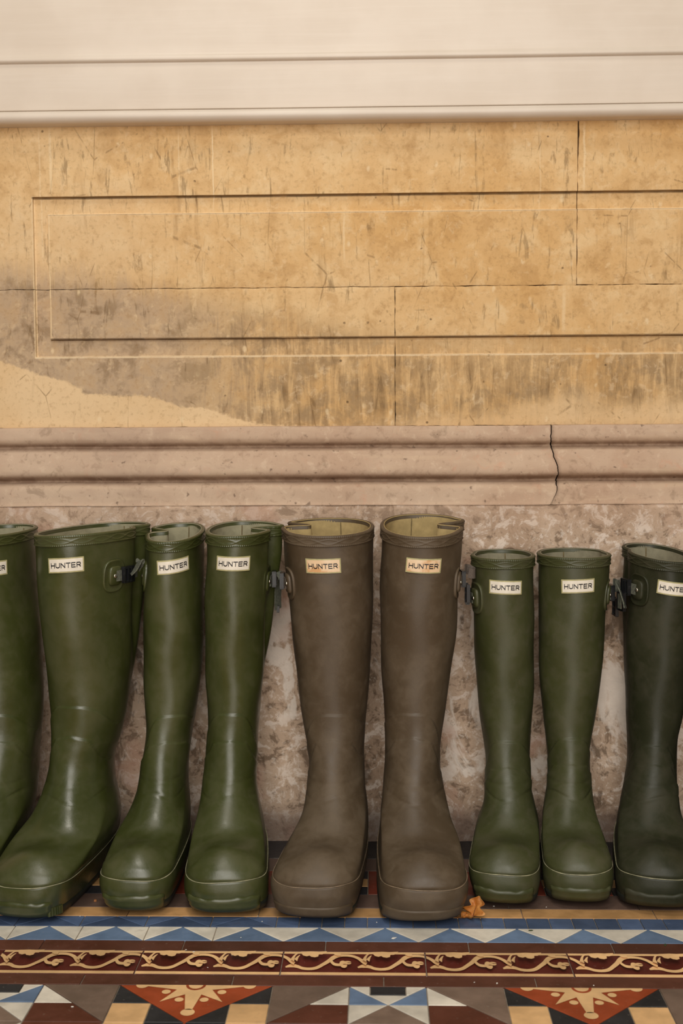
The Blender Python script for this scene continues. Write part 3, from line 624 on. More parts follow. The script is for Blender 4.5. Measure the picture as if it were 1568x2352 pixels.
BOOTS = {
 1: dict(ztop=0.442, hs=1.0047, foot=1.0, depth=1.05, dtop=1.15, yaw=-3, twist=-10, loc=(-0.478, 1.585), tilt=0.03, st=0.0, side=-1, notch=0.15, rear=0, phig=14, sigma=9, lab=(-48.5, 0.4011, 0), tab=(-150, 0.385), arc=(-86.0, 0.2148), ch=0.1837,
  zk=[0.0, 0.0201, 0.0402, 0.0553, 0.0703, 0.0904, 0.1155, 0.1457, 0.1758, 0.211, 0.2612, 0.3114, 0.3617, 0.4119, 0.442],
  w=[0.04, 0.0435, 0.0455, 0.0455, 0.043, 0.0402, 0.0359, 0.0338, 0.036, 0.0398, 0.0424, 0.0428, 0.0419, 0.0448, 0.0452],
  c=[-0.0316, -0.0262, -0.0214, -0.0187, -0.0146, -0.0091, -0.0051, -0.0027, -0.0022, -0.0038, -0.0081, -0.0133, -0.019, -0.0229, -0.022]),
 2: dict(ztop=0.445, hs=1.0093, foot=1.0, depth=1.05, dtop=1.4, yaw=-8, twist=-14, loc=(-0.378, 1.58), tilt=0.02, st=0.03, side=1, notch=0.22, rear=0.05, phig=20, sigma=8, lab=(-70.5, 0.4095, 1), tab=(-29.5, 0.3896), arc=(-87.0, 0.2275), ch=0.1906,
  zk=[0.0, 0.0202, 0.0404, 0.0555, 0.0707, 0.0908, 0.1161, 0.1463, 0.1766, 0.212, 0.2624, 0.3129, 0.3633, 0.4138, 0.445],
  w=[0.04, 0.0435, 0.0455, 0.0513, 0.0526, 0.0467, 0.0394, 0.0359, 0.0396, 0.0447, 0.0487, 0.0504, 0.0518, 0.0549, 0.0553],
  c=[-0.0152, -0.0132, -0.0092, -0.0071, -0.0053, -0.0032, -0.0045, -0.004, -0.0002, 0.0037, 0.0062, 0.0083, 0.0101, 0.012, 0.0122]),
 3: dict(ztop=0.438, hs=1.0047, foot=0.97, depth=0.95, dtop=0.95, yaw=-0.5, twist=-4, loc=(-0.278, 1.6), tilt=0.12, st=0, side=-1, notch=0.55, rear=0.22, phig=10, sigma=7, lab=(-70.0, 0.4072, 4), tab=(-150, 0.385), arc=(-74.5, 0.2087), ch=0.1766,
  zk=[0.0, 0.0201, 0.0402, 0.0553, 0.0703, 0.0904, 0.1155, 0.1457, 0.1758, 0.211, 0.2612, 0.3114, 0.3617, 0.4119, 0.438],
  w=[0.035, 0.0406, 0.0433, 0.0427, 0.041, 0.0348, 0.03, 0.0287, 0.0292, 0.0329, 0.0365, 0.0372, 0.036, 0.0343, 0.0341],
  c=[-0.0094, -0.0107, -0.0101, -0.0084, -0.0067, -0.0032, -0.002, -0.0006, 0.003, 0.0059, 0.0088, 0.0107, 0.0125, 0.0146, 0.0153]),
 4: dict(ztop=0.443, hs=1.0093, foot=0.97, depth=0.95, dtop=0.95, yaw=4, twist=-8, loc=(-0.19, 1.595), tilt=0.08, st=0, side=1, notch=0.55, rear=0.4, phig=6, sigma=7, lab=(-85.0, 0.409, -1.5), tab=(-21.5, 0.3765), arc=(-93.5, 0.2124), ch=0.1799,
  zk=[0.0, 0.0202, 0.0404, 0.0555, 0.0707, 0.0908, 0.1161, 0.1463, 0.1766, 0.212, 0.2624, 0.3129, 0.3633, 0.4138, 0.443],
  w=[0.0433, 0.0476, 0.0477, 0.0468, 0.0445, 0.0389, 0.0348, 0.0326, 0.0328, 0.0343, 0.0376, 0.0388, 0.0391, 0.0396, 0.0403],
  c=[-0.0003, -0.0031, -0.0032, -0.003, -0.0033, -0.0038, -0.0042, -0.0019, -0.0001, 0.0015, 0.0035, 0.0047, 0.0067, 0.0097, 0.0104]),
 5: dict(ztop=0.445, hs=1.0163, foot=1.02, depth=1.0, dtop=1.0, yaw=-5, twist=0, loc=(-0.056, 1.59), tilt=0.1, st=0, side=-1, notch=0.5, rear=0.1, phig=14, sigma=6.5, lab=(-90.5, 0.408, 1), tab=(-137.0, 0.3782), arc=(-82.0, 0.2133), ch=0.1835,
  zk=[0.0, 0.0203, 0.0407, 0.0559, 0.0711, 0.0915, 0.1169, 0.1474, 0.1778, 0.2134, 0.2642, 0.315, 0.3659, 0.4167, 0.445],
  w=[0.0437, 0.0484, 0.0511, 0.0498, 0.0453, 0.0397, 0.0358, 0.0348, 0.0383, 0.0424, 0.0475, 0.0513, 0.0538, 0.056, 0.0568],
  c=[-0.0047, -0.0057, -0.0054, -0.0026, 0.0019, 0.0051, 0.0031, 0.0018, -0.0004, -0.002, -0.0026, -0.0038, -0.0047, -0.0065, -0.0075]),
 6: dict(ztop=0.447, hs=1.0186, foot=1.03, depth=1.0, dtop=1.0, yaw=2.5, twist=0, loc=(0.043, 1.585), tilt=0.15, st=0, side=1, notch=0.5, rear=0.22, phig=6, sigma=7, lab=(-90.0, 0.4113, -2.5), tab=(-30.5, 0.3785), arc=(-98.0, 0.2156), ch=0.1871,
  zk=[0.0, 0.0204, 0.0407, 0.056, 0.0713, 0.0917, 0.1171, 0.1477, 0.1783, 0.2139, 0.2648, 0.3158, 0.3667, 0.4176, 0.447],
  w=[0.0453, 0.0486, 0.0502, 0.0494, 0.0475, 0.0425, 0.038, 0.0352, 0.0362, 0.0395, 0.0449, 0.0481, 0.0491, 0.0497, 0.0501],
  c=[-0.0023, 0.0011, 0.0022, 0.0021, 0.002, -0.001, -0.0009, 0.0003, 0.0014, 0.0028, 0.0057, 0.0076, 0.0087, 0.0109, 0.012]),
 7: dict(ztop=0.406, hs=0.9326, foot=0.91, depth=0.85, dtop=0.85, yaw=-7, twist=4, loc=(0.17, 1.617), tilt=0.02, st=0, side=-1, notch=0.05, rear=0, phig=14, sigma=10, lab=(-89.0, 0.3711, -2), tab=(-133.5, 0.3531), arc=(-87.5, 0.171), ch=0.1401,
  zk=[0.0, 0.0187, 0.0373, 0.0513, 0.0653, 0.0839, 0.1072, 0.1352, 0.1632, 0.1958, 0.2425, 0.2891, 0.3357, 0.3823, 0.406],
  w=[0.0357, 0.0391, 0.0409, 0.0414, 0.0397, 0.0333, 0.0292, 0.0289, 0.0309, 0.0344, 0.0375, 0.0389, 0.0392, 0.04, 0.0402],
  c=[0.0007, -0.0001, -0.0013, -0.0005, 0.0013, 0.0028, 0.0015, 0.0002, -0.0009, -0.0021, -0.0034, -0.0048, -0.0059, -0.0069, -0.0073]),
 8: dict(ztop=0.407, hs=0.9326, foot=0.9, depth=0.85, dtop=0.85, yaw=-5, twist=4, loc=(0.249, 1.622), tilt=0.02, st=0, side=1, notch=0.05, rear=0, phig=14, sigma=10, lab=(-90.5, 0.3721, 2.5), tab=(-32.5, 0.3552), arc=(-89.0, 0.174), ch=0.143,
  zk=[0.0, 0.0187, 0.0373, 0.0513, 0.0653, 0.0839, 0.1072, 0.1352, 0.1632, 0.1958, 0.2425, 0.2891, 0.3357, 0.3823, 0.407],
  w=[0.0357, 0.0392, 0.0402, 0.04, 0.0371, 0.032, 0.0278, 0.0266, 0.0289, 0.0342, 0.0394, 0.0418, 0.0428, 0.045, 0.0457],
  c=[0.005, 0.0051, 0.0049, 0.004, 0.0018, -0.0002, 0.0007, 0.0008, 0.0012, 0.0016, 0.0027, 0.0038, 0.0046, 0.0061, 0.0066]),
 9: dict(ztop=0.408, hs=0.9488, foot=0.95, depth=1.0, dtop=1.0, yaw=-8, twist=17, loc=(0.355, 1.615), tilt=0.09, st=-0.05, side=-1, notch=0.12, rear=0, phig=14, sigma=10, lab=(-94.5, 0.3743, -4), tab=(-136.0, 0.3652), arc=(-94.0, 0.1692), ch=0.1472,
  zk=[0.0, 0.019, 0.038, 0.0522, 0.0664, 0.0854, 0.1091, 0.1376, 0.166, 0.1993, 0.2467, 0.2941, 0.3416, 0.389, 0.408],
  w=[0.0422, 0.0456, 0.0467, 0.0456, 0.0435, 0.0372, 0.0333, 0.0314, 0.0319, 0.0353, 0.0384, 0.0396, 0.0398, 0.0401, 0.0403],
  c=[-0.0021, -0.0005, -0.0003, -0.0003, -0.0005, -0.0015, 0.0008, 0.0028, 0.0036, 0.0057, 0.007, 0.0078, 0.0087, 0.0102, 0.0103]),
 10: dict(ztop=0.408, hs=0.9488, foot=0.95, depth=1.0, dtop=1.0, yaw=8, twist=0, loc=(0.46199999999999997, 1.63), tilt=0.09, st=0, side=1, notch=0.1, rear=0, phig=14, sigma=10, lab=(-90, 0.375, 0), tab=(-30, 0.36), arc=(-90, 0.17), ch=0.14,
  zk=[0.0, 0.019, 0.038, 0.0522, 0.0664, 0.0854, 0.1091, 0.1376, 0.166, 0.1993, 0.2467, 0.2941, 0.3416, 0.389, 0.408],
  w=[0.0422, 0.0456, 0.0467, 0.0456, 0.0435, 0.0372, 0.0333, 0.0314, 0.0319, 0.0353, 0.0384, 0.0396, 0.0398, 0.0401, 0.0403],
  c=[0, 0, 0, 0, 0, 0, 0, 0, 0, 0, 0, 0, 0, 0, 0]),
}
GREEN = rubber('glossy_green_rubber', lin(67, 72, 35), lin(57, 62, 27), lin(98, 93, 70), .27, .42, .25, .7)
BROWN = rubber('scuffed_brown_rubber', lin(86, 72, 54), lin(77, 63, 46), lin(116, 101, 82), .42, .62, .36, .45)
DULL = rubber('matt_green_rubber', lin(67, 70, 38), lin(58, 61, 32), lin(88, 82, 64), .38, .56, .4, .55)
DARK = rubber('dark_green_rubber', lin(47, 49, 30), lin(39, 41, 25), lin(74, 68, 54), .40, .60, .35, .35)
LINING = {k: plain(k+'_fabric_lining', lin(*c), .9, .12, 90, .2) for k, c in dict(grey_green=(152, 146, 120), ochre=(172, 150, 104), stone_grey=(140, 134, 112)).items()}
M['badge_edge'] = plain('badge_gold_edge', lin(176, 168, 122), .45, .1, 200)
M['badge_face'] = plain('badge_cream_face', lin(232, 224, 208), .35, .05, 100)
M['badge_stained'] = (lambda t: (t.color(t.mix(t.mul(t.rng(t.noise(60, 3), .5, .66), .75), t.mix(t.rng(t.noise(25, 2), .35, .65), lin(236, 214, 184), lin(232, 198, 158)), lin(206, 146, 82))), t.m)[1])(NT('badge_stained_face', .4))
M['ink'] = plain('badge_black_ink', lin(24, 24, 28), .4, .1, 100)
M['worn_lit_edge'] = plain('pale_worn_lit_rubber_edge', lin(150, 146, 116), .5, .25, 140)
M['worn_brown'] = plain('brown_worn_rubber_edge', lin(128, 110, 88), .55, .25, 140)
M['sole'] = plain('dark_rubber_sole', lin(34, 36, 28), .6, .25, 60)
M['plastic'] = plain('black_buckle_plastic', lin(22, 23, 25), .28, .15, 60)
M['web'] = (lambda t: (t.color(t.mix(t.rng(t.noise(1, 2, .5, t.vec((900, 900, 300))), .35, .65), lin(104, 106, 92), lin(78, 80, 72))), t.bump(t.noise(1, 2, .5, t.vec((900, 900, 400))), .0004, .6), t.m)[-1])(NT('grey_green_webbing', .8, .2))
M['webbrown'] = plain('brown_grey_webbing', lin(98, 88, 80), .8, .15, 700, .2, 0, .0004)
M['steel'] = plain('steel_rivet', lin(190, 184, 172), .25, .05, 100, .5, 1.)
M['stitch'] = plain('lining_seam', lin(112, 96, 62), .9, .2, 200)

# capital letters as strokes on a 1.15 x 1 body
def letters(word):
    G = {'H': [[(0, 0), (0, 1)], [(1, 0), (1, 1)], [(0, .5), (1, .5)]],
         'U': [[(0, 1), (0, .36)]+[(.5-.5*cos(a), .36-.36*sin(a)) for a in np.linspace(.15, pi-.15, 12)]+[(1, .36), (1, 1)]],
         'N': [[(0, 0), (0, 1)], [(0, 1), (1, 0)], [(1, 0), (1, 1)]],
         'T': [[(0, 1), (1, 1)], [(.5, 0), (.5, 1)]],
         'E': [[(0, 0), (0, 1)], [(0, 1), (.92, 1)], [(0, .5), (.84, .5)], [(0, 0), (.92, 0)]],
         'R': [[(0, 0), (0, 1)], [(0, 1), (.62, 1)]+[(.66+.27*sin(a), .735+.265*cos(a)) for a in np.linspace(.2, pi-.2, 10)]+[(.62, .47), (0, .47)], [(.52, .47), (.98, 0)]]}
    out = []; x = 0; t = .2
    for ch in word:
        for s in G[ch]:
            P = np.array(s, float)*[1.12, 1-t]+[x, t/2]
            D = np.gradient(P, axis=0) if len(P) > 2 else np.repeat((P[1]-P[0])[None], 2, 0)
            D /= np.linalg.norm(D, axis=1)[:, None]+1e-9; N = np.stack([-D[:, 1], D[:, 0]], 1)
            ext = t/2 if len(P) > 2 or abs(D[0][0]*D[0][1]) < .05 else 0
            P = P.copy(); P[0] -= D[0]*ext*(abs(D[0][1]) > .9)+D[0]*ext*(abs(D[0][0]) > .9); P[-1] += D[-1]*ext
            k = 1. if len(P) > 2 or abs(D[0][0]*D[0][1]) < .05 else 1.1
            A = P+N*t/2*k; Bq = P-N*t/2*k
            for i in range(len(P)-1): out.append([A[i], Bq[i], Bq[i+1], A[i+1]])
        x += 1.12+.40
    return out, x-.40
WORD, WLEN = letters('HUNTER')

def arcmap(B, phi0, z):
    """arc length <-> angle on the fold-free shell at height z, measured from phi0"""
    ph = np.linspace(phi0-2.6, phi0+2.6, 900); x, y, _ = B.local(ph, np.full_like(ph, z)); ds = np.hypot(np.diff(x), np.diff(y)); s = np.concatenate([[0], np.cumsum(ds)]); s -= np.interp(phi0, ph, s)
    return lambda q: np.interp(q, s, ph)

def panels(B, D, phi, z):
    """raised ankle panel, chevron and toe cap moulded into the rubber"""
    x, y, _ = B.local(phi, z); front = sstep(.15, -.35, np.sin(phi))
    ax = B.local(np.array([radians(D['arc'][0])]), np.array([D['arc'][1]]))[0][0]; za = D['arc'][1]
    w = B.w(np.full(1, za))[0]; u = (x-ax)/(w*.86); k = np.clip(np.abs(u), 0, 1.6)
    zarc = za-.030*k**4-.02*np.clip(k-.9, 0, 1)
    d = .0017*sstep(-.0008, .0010, zarc-z)*sstep(za-.085, za-.05, z)
    zc = D['ch']-.30*np.abs(x-ax*.6)-2.2*np.clip(np.abs(x-ax*.6)-.020, 0, 1)
    d = d+.0014*sstep(-.0008, .0010, zc-z)*sstep(zc-.06, zc-.012, z)
    hs = B.hs; zt = .0735*hs-11.*x*x*hs
    d = d+.0012*sstep(-.0010, .0012, zt-z)*sstep(.045, .05, z/hs)
    return d*front

def zline(B, phi):
    s = np.sin(phi); return B.hs*(.0455+.0025*sstep(-.6, .4, s)+.0012*np.sin(3*phi+B.loc[0]*40))

def make_boot(n, D, rub, lining, edge, label, group, web, seed, face='badge_face', brown=False):
    args = dict(foot=D['foot'], depth=D['depth'], dtop=D['dtop'], yaw=D['yaw'], loc=D['loc'], tilt=D['tilt'], side=D['side'], sidetilt=D['st'], hs=D['hs'], twist=D['twist'])
    B = Boot(D['ztop'], D['zk'], D['w'], D['c'], notch=D['notch'], sigma=D['sigma'], phig=D['phig'], rear=D['rear'], **args)
    S = Boot(D['ztop'], D['zk'], D['w'], D['c'], notch=0, **args)          # same boot without the gusset fold
    org = (D['loc'][0], D['loc'][1], 0); root = empty('wellington_boot', org); tag(root, label, 'boot', group)
    zt = D['ztop']; hs = B.hs; sd = D['side']; pg = radians(D['phig']) if sd > 0 else pi-radians(D['phig'])
    r = np.random.default_rng(seed); ph1, ph2, ph3 = r.uniform(0, 6, 3)
    base = np.linspace(-pi, pi, 130, endpoint=False); extra = np.arange(-.62, .62, .022)+pg
    PH = np.unique(np.round(np.concatenate([base, (extra+pi) % (2*pi)-pi]), 4)); NC = len(PH)
    zz = np.concatenate([np.linspace(0, .03, 16, endpoint=False), np.linspace(.03, .11, 60, endpoint=False), np.linspace(.11, .235, 112, endpoint=False), np.linspace(.235, .375, 26, endpoint=False), np.linspace(.375, .43, 12)])*hs
    zl = zline(B, PH); t = np.concatenate([zz[zz > .05*hs], []]); t = (t-t[0])/(t[-1]-t[0])
    low = np.linspace(0, 1, 6, endpoint=False)
    Z = zl[None, :]+(zt-zl[None, :])*t[:, None]; P2 = np.broadcast_to(PH[None, :], Z.shape)
    lump = .0007*np.sin(5*P2+9*Z/hs*3+ph1)*np.sin(31*Z/hs+ph2)+.0005*np.sin(3*P2-60*Z/hs+ph3)
    crease = -.0013*np.exp(-((Z/hs-.112-.004*np.sin(3*P2+ph1))/.0022)**2)*sstep(.1, -.8, np.sin(P2))*(.4+.6*np.sin(2*P2+ph2)**2)
    bulge = -.0012*np.exp(-((Z/hs-.128)/.003)**2)*sstep(-.2, -.9, np.sin(P2))
    off = panels(S, D, P2, Z)+lump*sstep(.045, .07, Z/hs)+crease+bulge*.6
    up = mesh_obj('upper', B.point(P2, Z, off), grid_faces(len(t), NC, True), rub, root, True, org)
    # rand: the rubber band round the foot, then the lip at the toe, the tread and the worn bead along the top edge
    v = np.linspace(0, 1, 22); Zr = .007*hs+(zl[None, :]+.0006-.007*hs)*v[:, None]; Pr = np.broadcast_to(PH[None, :], Zr.shape)
    bul = .0012+.0016*np.sin(v*pi)[:, None]-.0012*(v[:, None] > .97)
    V = B.point(Pr, Zr, bul+0*Zr); mesh_obj('rand', V, grid_faces(len(v), NC, True), rub, root, True, org)
    bead = B.point(PH, zl, np.full(NC, .0013)); T, F = tube(bead, .00052*(1+.25*np.sin(PH*9+ph1)), 6, True); mesh_obj('rand_edge', T, F, M[edge], root, True, org)
    # toe lip
    span = radians(62 if not brown else 80); cph = -pi/2+radians(r.uniform(-5, 5)); a = np.linspace(-1, 1, 70); Pl = cph+a*span
    env = sstep(0, .3, 1-np.abs(a))
    prof = [(.0245, .0014), (.0240, .0032), (.0220, .0048), (.0180, .0052), (.0145, .0040), (.0120, .0050), (.008, .0048), (.004, .0036), (.0015, .0016)]
    if brown: prof = [(.0185, .0010), (.0180, .0024), (.0150, .0034), (.0100, .0032), (.0080, .0040), (.0050, .0036), (.0025, .0020), (.001, .0)]
    wob = .0012*np.sin(a*5+ph1)+.0005*np.sin(a*19+ph2) if not brown else .0004*np.sin(a*6+ph1)
    rows = [B.point(Pl, (np.full_like(Pl, z)+wob*(z > .02))*hs, o*env+.0006) for z, o in prof]
    mesh_obj('toe_lip', np.stack(rows), grid_faces(len(prof), len(a), False, True), rub, root, True, org)
    # pale worn bead, a painted highlight along the lip's top edge
    if not brown:
        e = B.point(Pl[6:-6], (np.full(58, .0240)+wob[6:-6])*hs, .0012+0*Pl[6:-6]); T, F = tube(e, .0004*(1+.6*np.sin(a[6:-6]*40+ph3)), 5); mesh_obj('toe_lip_edge', T, F, M[edge], root, True, org)
    # sole
    zs_ = np.array([.0125, .0115, .006, .001, 0.])*hs; of = np.array([.0, .0022, .0026, .0016, -.002]); Ps = np.broadcast_to(PH[None, :], (5, NC))
    V = B.point(Ps, np.broadcast_to(zs_[:, None], Ps.shape), of[:, None]+0*Ps); cen = V[-1].mean(0)
    F = grid_faces(5, NC, True, True).tolist(); k = 5*NC; F += [[4*NC+i, k, 4*NC+(i+1) % NC] for i in range(NC)]
    sole = mesh_obj('sole', np.vstack([V.reshape(-1, 3), cen]), F, M['sole'], root, True, org)
    # tread lugs showing at the side of the toe
    if n == 2:
        for q in np.linspace(.78, 1.22, 6):
            c0 = B.point(np.array([-pi/2+q]), np.array([.008*hs]), np.array([.0030]))[0]; c1 = B.point(np.array([-pi/2+q+.02]), np.array([.008*hs]), np.array([.0030]))[0]
            tx = c1-c0; tx[2] = 0; tx /= np.linalg.norm(tx)+1e-9; ny = np.array([tx[1], -tx[0], 0]); mesh_obj('tread_lug', *box(c0, tx, ny, (0, 0, 1), .0013, .0018, .005), rub, sole, False, org)
    # lining
    zi = np.concatenate([np.linspace(0, .12, 12), np.linspace(.14, .72, 14)])*zt; Zi = (zt-.0015)-zi[:, None]+0*PH[None, :]; Pi_ = np.broadcast_to(PH[None, :], Zi.shape)
    V = B.point(Pi_, Zi, -.0034-.0008*sstep(0, .02, zi)[:, None]+0*Zi); cen = V[-1].mean(0); F = grid_faces(len(zi), NC, True, True).tolist(); k = len(zi)*NC; F += [[k-NC+i, k, k-NC+(i+1) % NC] for i in range(NC)]
    lin_o = mesh_obj('lining', np.vstack([V.reshape(-1, 3), cen]), F, lining, root, True, org)
    sph = pi/2+(.12 if sd > 0 else -.12); zsm = zt-np.linspace(.004, .09, 24); sm = B.point(np.full(24, sph), zsm, np.full(24, -.0046)); T, F = tube(sm, .0007, 6)
    so = mesh_obj('lining_seam', T, F, M['stitch'], lin_o, True, org)
    # rim band with rope edges and a chain of long links
    ph = np.linspace(-pi, pi, 520, endpoint=False); x, y, _ = S.local(ph, np.full_like(ph, zt)); s = np.concatenate([[0], np.cumsum(np.hypot(np.diff(x), np.diff(y)))])
    H = .0128*hs; vv = np.linspace(0, 1, 19)
    Zb = zt-H+vv[:, None]*H+0*ph[None, :]; per = s[-1]/round(s[-1]/.0052)*2
    rope = np.exp(-((vv[:, None]-.08)/.07)**2)+np.exp(-((vv[:, None]-.93)/.07)**2)
    tw = .55+.45*np.sin(s[None, :]*2*pi/(per/4)+vv[:, None]*9)
    L = s[-1]/round(s[-1]/.026); wv = .24*np.cos(pi*s/L)[None, :]
    chain = np.exp(-((vv[:, None]-.5-wv)/.055)**2)+np.exp(-((vv[:, None]-.5+wv)/.055)**2)
    ob = .0012+.0011*rope*tw+.0005*chain
    ob[0] = .0002
    Vb = [B.point(np.broadcast_to(ph[None, :], Zb.shape), Zb, ob)]
    for dz, o in ((.0010, .0010), (.0015, -.0006), (.0011, -.0026), (-.0002, -.0034), (-.004, -.0036)):
        Vb.append(B.point(ph, np.full_like(ph, zt), np.full_like(ph, o))[None]+np.array([0, 0, dz]))
    Vb = np.concatenate(Vb); mesh_obj('rim_band', Vb, grid_faces(len(Vb), 520, True), rub, root, True, org)
    T, F = tube(B.point(ph[::2], np.full(260, zt), np.full(260, -.0032))+np.array([0, 0, .0007]), .0007, 5, True); mesh_obj('rim_lining_edge', T, F, lining, lin_o, True, org)
    # name badge on the shin
    lp, lz, lr = D['lab']; am = arcmap(S, radians(lp), lz); ca, sa = cos(radians(lr)), sin(radians(lr))
    def wrap(Q, o):
        Q = np.asarray(Q, float); u = Q[:, 0]*ca-Q[:, 1]*sa; vq = Q[:, 0]*sa+Q[:, 1]*ca
        return S.point(am(u), lz+vq, np.full(len(Q), o))
    def plate(hw, hh, o0, o1, mat, name, par):
        us = np.linspace(-hw, hw, 25); rows = []
        for vq, o in ((-hh, o0), (-hh, o1-.0001), (-hh*.98, o1), (0, o1), (hh*.98, o1), (hh, o1-.0001), (hh, o0)):
            rows.append(wrap(np.stack([us, np.full(25, vq)], 1), o))
        V = np.stack(rows); F = grid_faces(7, 25).tolist(); F += [[r_*25 for r_ in range(7)][::-1], [r_*25+24 for r_ in range(7)]]
        return mesh_obj(name, V, F, mat, par, False, org)
    HW, HH = .0217*(hs if hs > .98 else .97), .0092*(hs if hs > .98 else .97)
    bd = plate(HW, HH, -.0002, .0012, M['badge_edge'], 'name_badge', root); plate(HW-.0016, HH-.0016, .0011, .00135, M[face], 'badge_face', bd)
    P = Parts(); LH = .0066*HH/.0092; LW = 2*HW*.81; kx = LW/WLEN
    for q in WORD:
        Q = np.array([(p[0]*kx-LW/2, p[1]*LH-LH/2) for p in q]); P.add(wrap(Q, .0016), [[0, 1, 2, 3]])
    lo = P.obj('badge_lettering', M['ink'], bd, False, org)
    # strap tab on the outer side, in front of the gusset
    tf, tz = D['tab']; tm = arcmap(S, radians(tf), tz); back = sd     # +s runs to the back on the right side
    def tp(sq, zq, o): return S.point(tm(np.asarray(sq, float)*back), np.asarray(zq, float), o)
    def dome(ln, hh, o_, rows, name, par, ex=3.0):
        A = np.linspace(0, 2*pi, 40, endpoint=False); V = []
        cx = .5*ln
        for k_, o in rows:
            uu = cx+.5*ln*k_*np.sign(np.cos(A))*np.abs(np.cos(A))**(2/ex); vv_ = hh*k_*np.sign(np.sin(A))*np.abs(np.sin(A))**(2/ex)
            V.append(tp(uu+o_, tz+vv_, np.full(40, o)))
        V = np.stack(V); cen = V[-1].mean(0); F = grid_faces(len(rows), 40, True).tolist(); k0 = len(rows)*40; F += [[k0-40+i, k0-40+(i+1) % 40, k0] for i in range(40)]
        return mesh_obj(name, np.vstack([V.reshape(-1, 3), cen]), F, rub, par, True, org)
    tab = dome(.036, .0205, 0, ((1, -.001), (1, .0012), (.97, .0021), (.93, .0023), (.87, .0016), (.6, .0014), (.2, .0014)), 'strap_tab', root)
    dome(.021, .0125, .008, ((1, .001), (.98, .003), (.90, .0042), (.5, .0046), (.2, .0046)), 'tab_pad', tab, 4.)
    c = tp([.0165], [tz], np.array([.0046]))[0]; nrm = tp([.0165], [tz], np.array([.02]))[0]-c; nrm /= np.linalg.norm(nrm); T3 = np.cross((0, 0, 1), nrm)
    A = np.linspace(0, 2*pi, 14, endpoint=False); V = [c+nrm*h_+rr*(np.cos(A)[:, None]*T3+np.sin(A)[:, None]*np.array([0, 0, 1.])) for rr, h_ in ((.0030, 0), (.0030, .0006), (.0024, .0012), (.0012, .0016))]
    V = np.concatenate(V); mesh_obj('rivet', np.vstack([V, c+nrm*.0017]), grid_faces(4, 14, True).tolist()+[[42+i, 42+(i+1) % 14, 56] for i in range(14)], M['steel'], tab, True, org)
    # buckle and webbing strap bridging the gusset
    def fr(sq, o=.006, z=tz):
        p0 = tp([sq], [z], np.array([o]))[0]; p1 = tp([sq+.002], [z], np.array([o]))[0]; t_ = p1-p0; t_[2] = 0; t_ /= np.linalg.norm(t_); n_ = np.array([t_[1], -t_[0], 0])*back
        return p0, t_, n_
    webm = M[web]; up_ = np.array([0, 0, 1.])
    S0 = fr(.024)[0]; path = [tp([q], [tz], np.array([o]))[0] for q, o in ((.018, .0048), (.026, .0056), (.034, .0062), (.044, .0062), (.054, .0052), (.062, .004))]
    if n == 3: return root
    st = mesh_obj('strap', *ribbon(smooth_path(path, 24), up_, .0135, .0014), webm, root, False, org)
    p0, t_, n_ = fr(.036, .0078); P = Parts()
    for dz in (-.0088, .0088): P.add(*box(p0+up_*dz, t_, n_, up_, .0105, .0026, .0016))
    for dt in (-.0095, -.003, .0035, .0095): P.add(*box(p0+t_*dt+n_*(.0006 if abs(dt) < .005 else 0), t_, n_, up_, .0014, .0026, .0088))
    P.add(*box(p0+t_*.001-n_*.001, t_, n_, up_, .006, .0008, .008))
    bk = P.obj('buckle', M['plastic'], root, False, org)
    kind = {2: 'fold', 4: 'tail', 6: 'loop', 8: 'loop2', 9: 'fold2', 3: 'short', 5: 'short', 7: 'short'}.get(n, 'short')
    o_ = p0+n_*.003
    if kind == 'fold':
        pth = [o_+t_*a+n_*b+up_*c_ for a, b, c_ in ((.004, .001, -.002), (.004, .006, .006), (.007, .010, .013), (.011, .011, .016), (.0145, .009, .012), (.016, .004, .004), (.016, 0, -.002))]; wd = t_*.25+n_*.7
        pth = [o_+t_*a+n_*b+up_*c_ for a, b, c_ in ((.0, .001, 0), (.003, .005, .005), (.006, .008, .012), (.010, .0085, .0165), (.0135, .0065, .0125), (.015, .002, .006))]; wd = n_*.75-t_*.5+up_*.1
    elif kind == 'tail':
        pth = [o_+t_*a+n_*b+up_*c_ for a, b, c_ in ((-.004, .001, .004), (.002, .006, .003), (.009, .006, -.001), (.011, .002, -.012), (.010, .001, -.026), (.013, .001, -.042))]; wd = n_*.6+t_*.8
    elif kind in ('loop', 'loop2'):
        sc = .85 if kind == 'loop' else .42
        pth = [o_+(t_*a+n_*b)*sc+up_*c_ for a, b, c_ in ((-.004, -.001, .012), (.001, .003, .012), (.003, .009, .010), (.0, .0135, .008), (-.006, .014, .007), (-.0095, .0095, .007), (-.008, .004, .008))]; wd = up_
    elif kind == 'fold2':
        pth = [o_+t_*a+n_*b+up_*c_ for a, b, c_ in ((.010, .001, .002), (.004, .006, .001), (-.002, .007, -.002), (-.006, .006, -.008), (-.010, .004, -.018), (-.0125, .003, -.026))]; wd = up_*.5+n_*.5-t_*.5
    else:
        pth = [o_+t_*a+n_*b+up_*c_ for a, b, c_ in ((-.002, .0005, .0), (.004, .0030, 0), (.010, .0025, -.002), (.016, .0, -.003))]; wd = up_
    if n in (5, 7): return root
    tl = mesh_obj('strap_tail', *ribbon(smooth_path(pth, 36), wd, .0125, .0013), webm, root, False, org)
    if kind == 'tail':
        e = pth[-1]; mesh_obj('strap_end', *box(e, t_, n_, up_, .0026, .002, .0045), M['plastic'], tl, False, org)
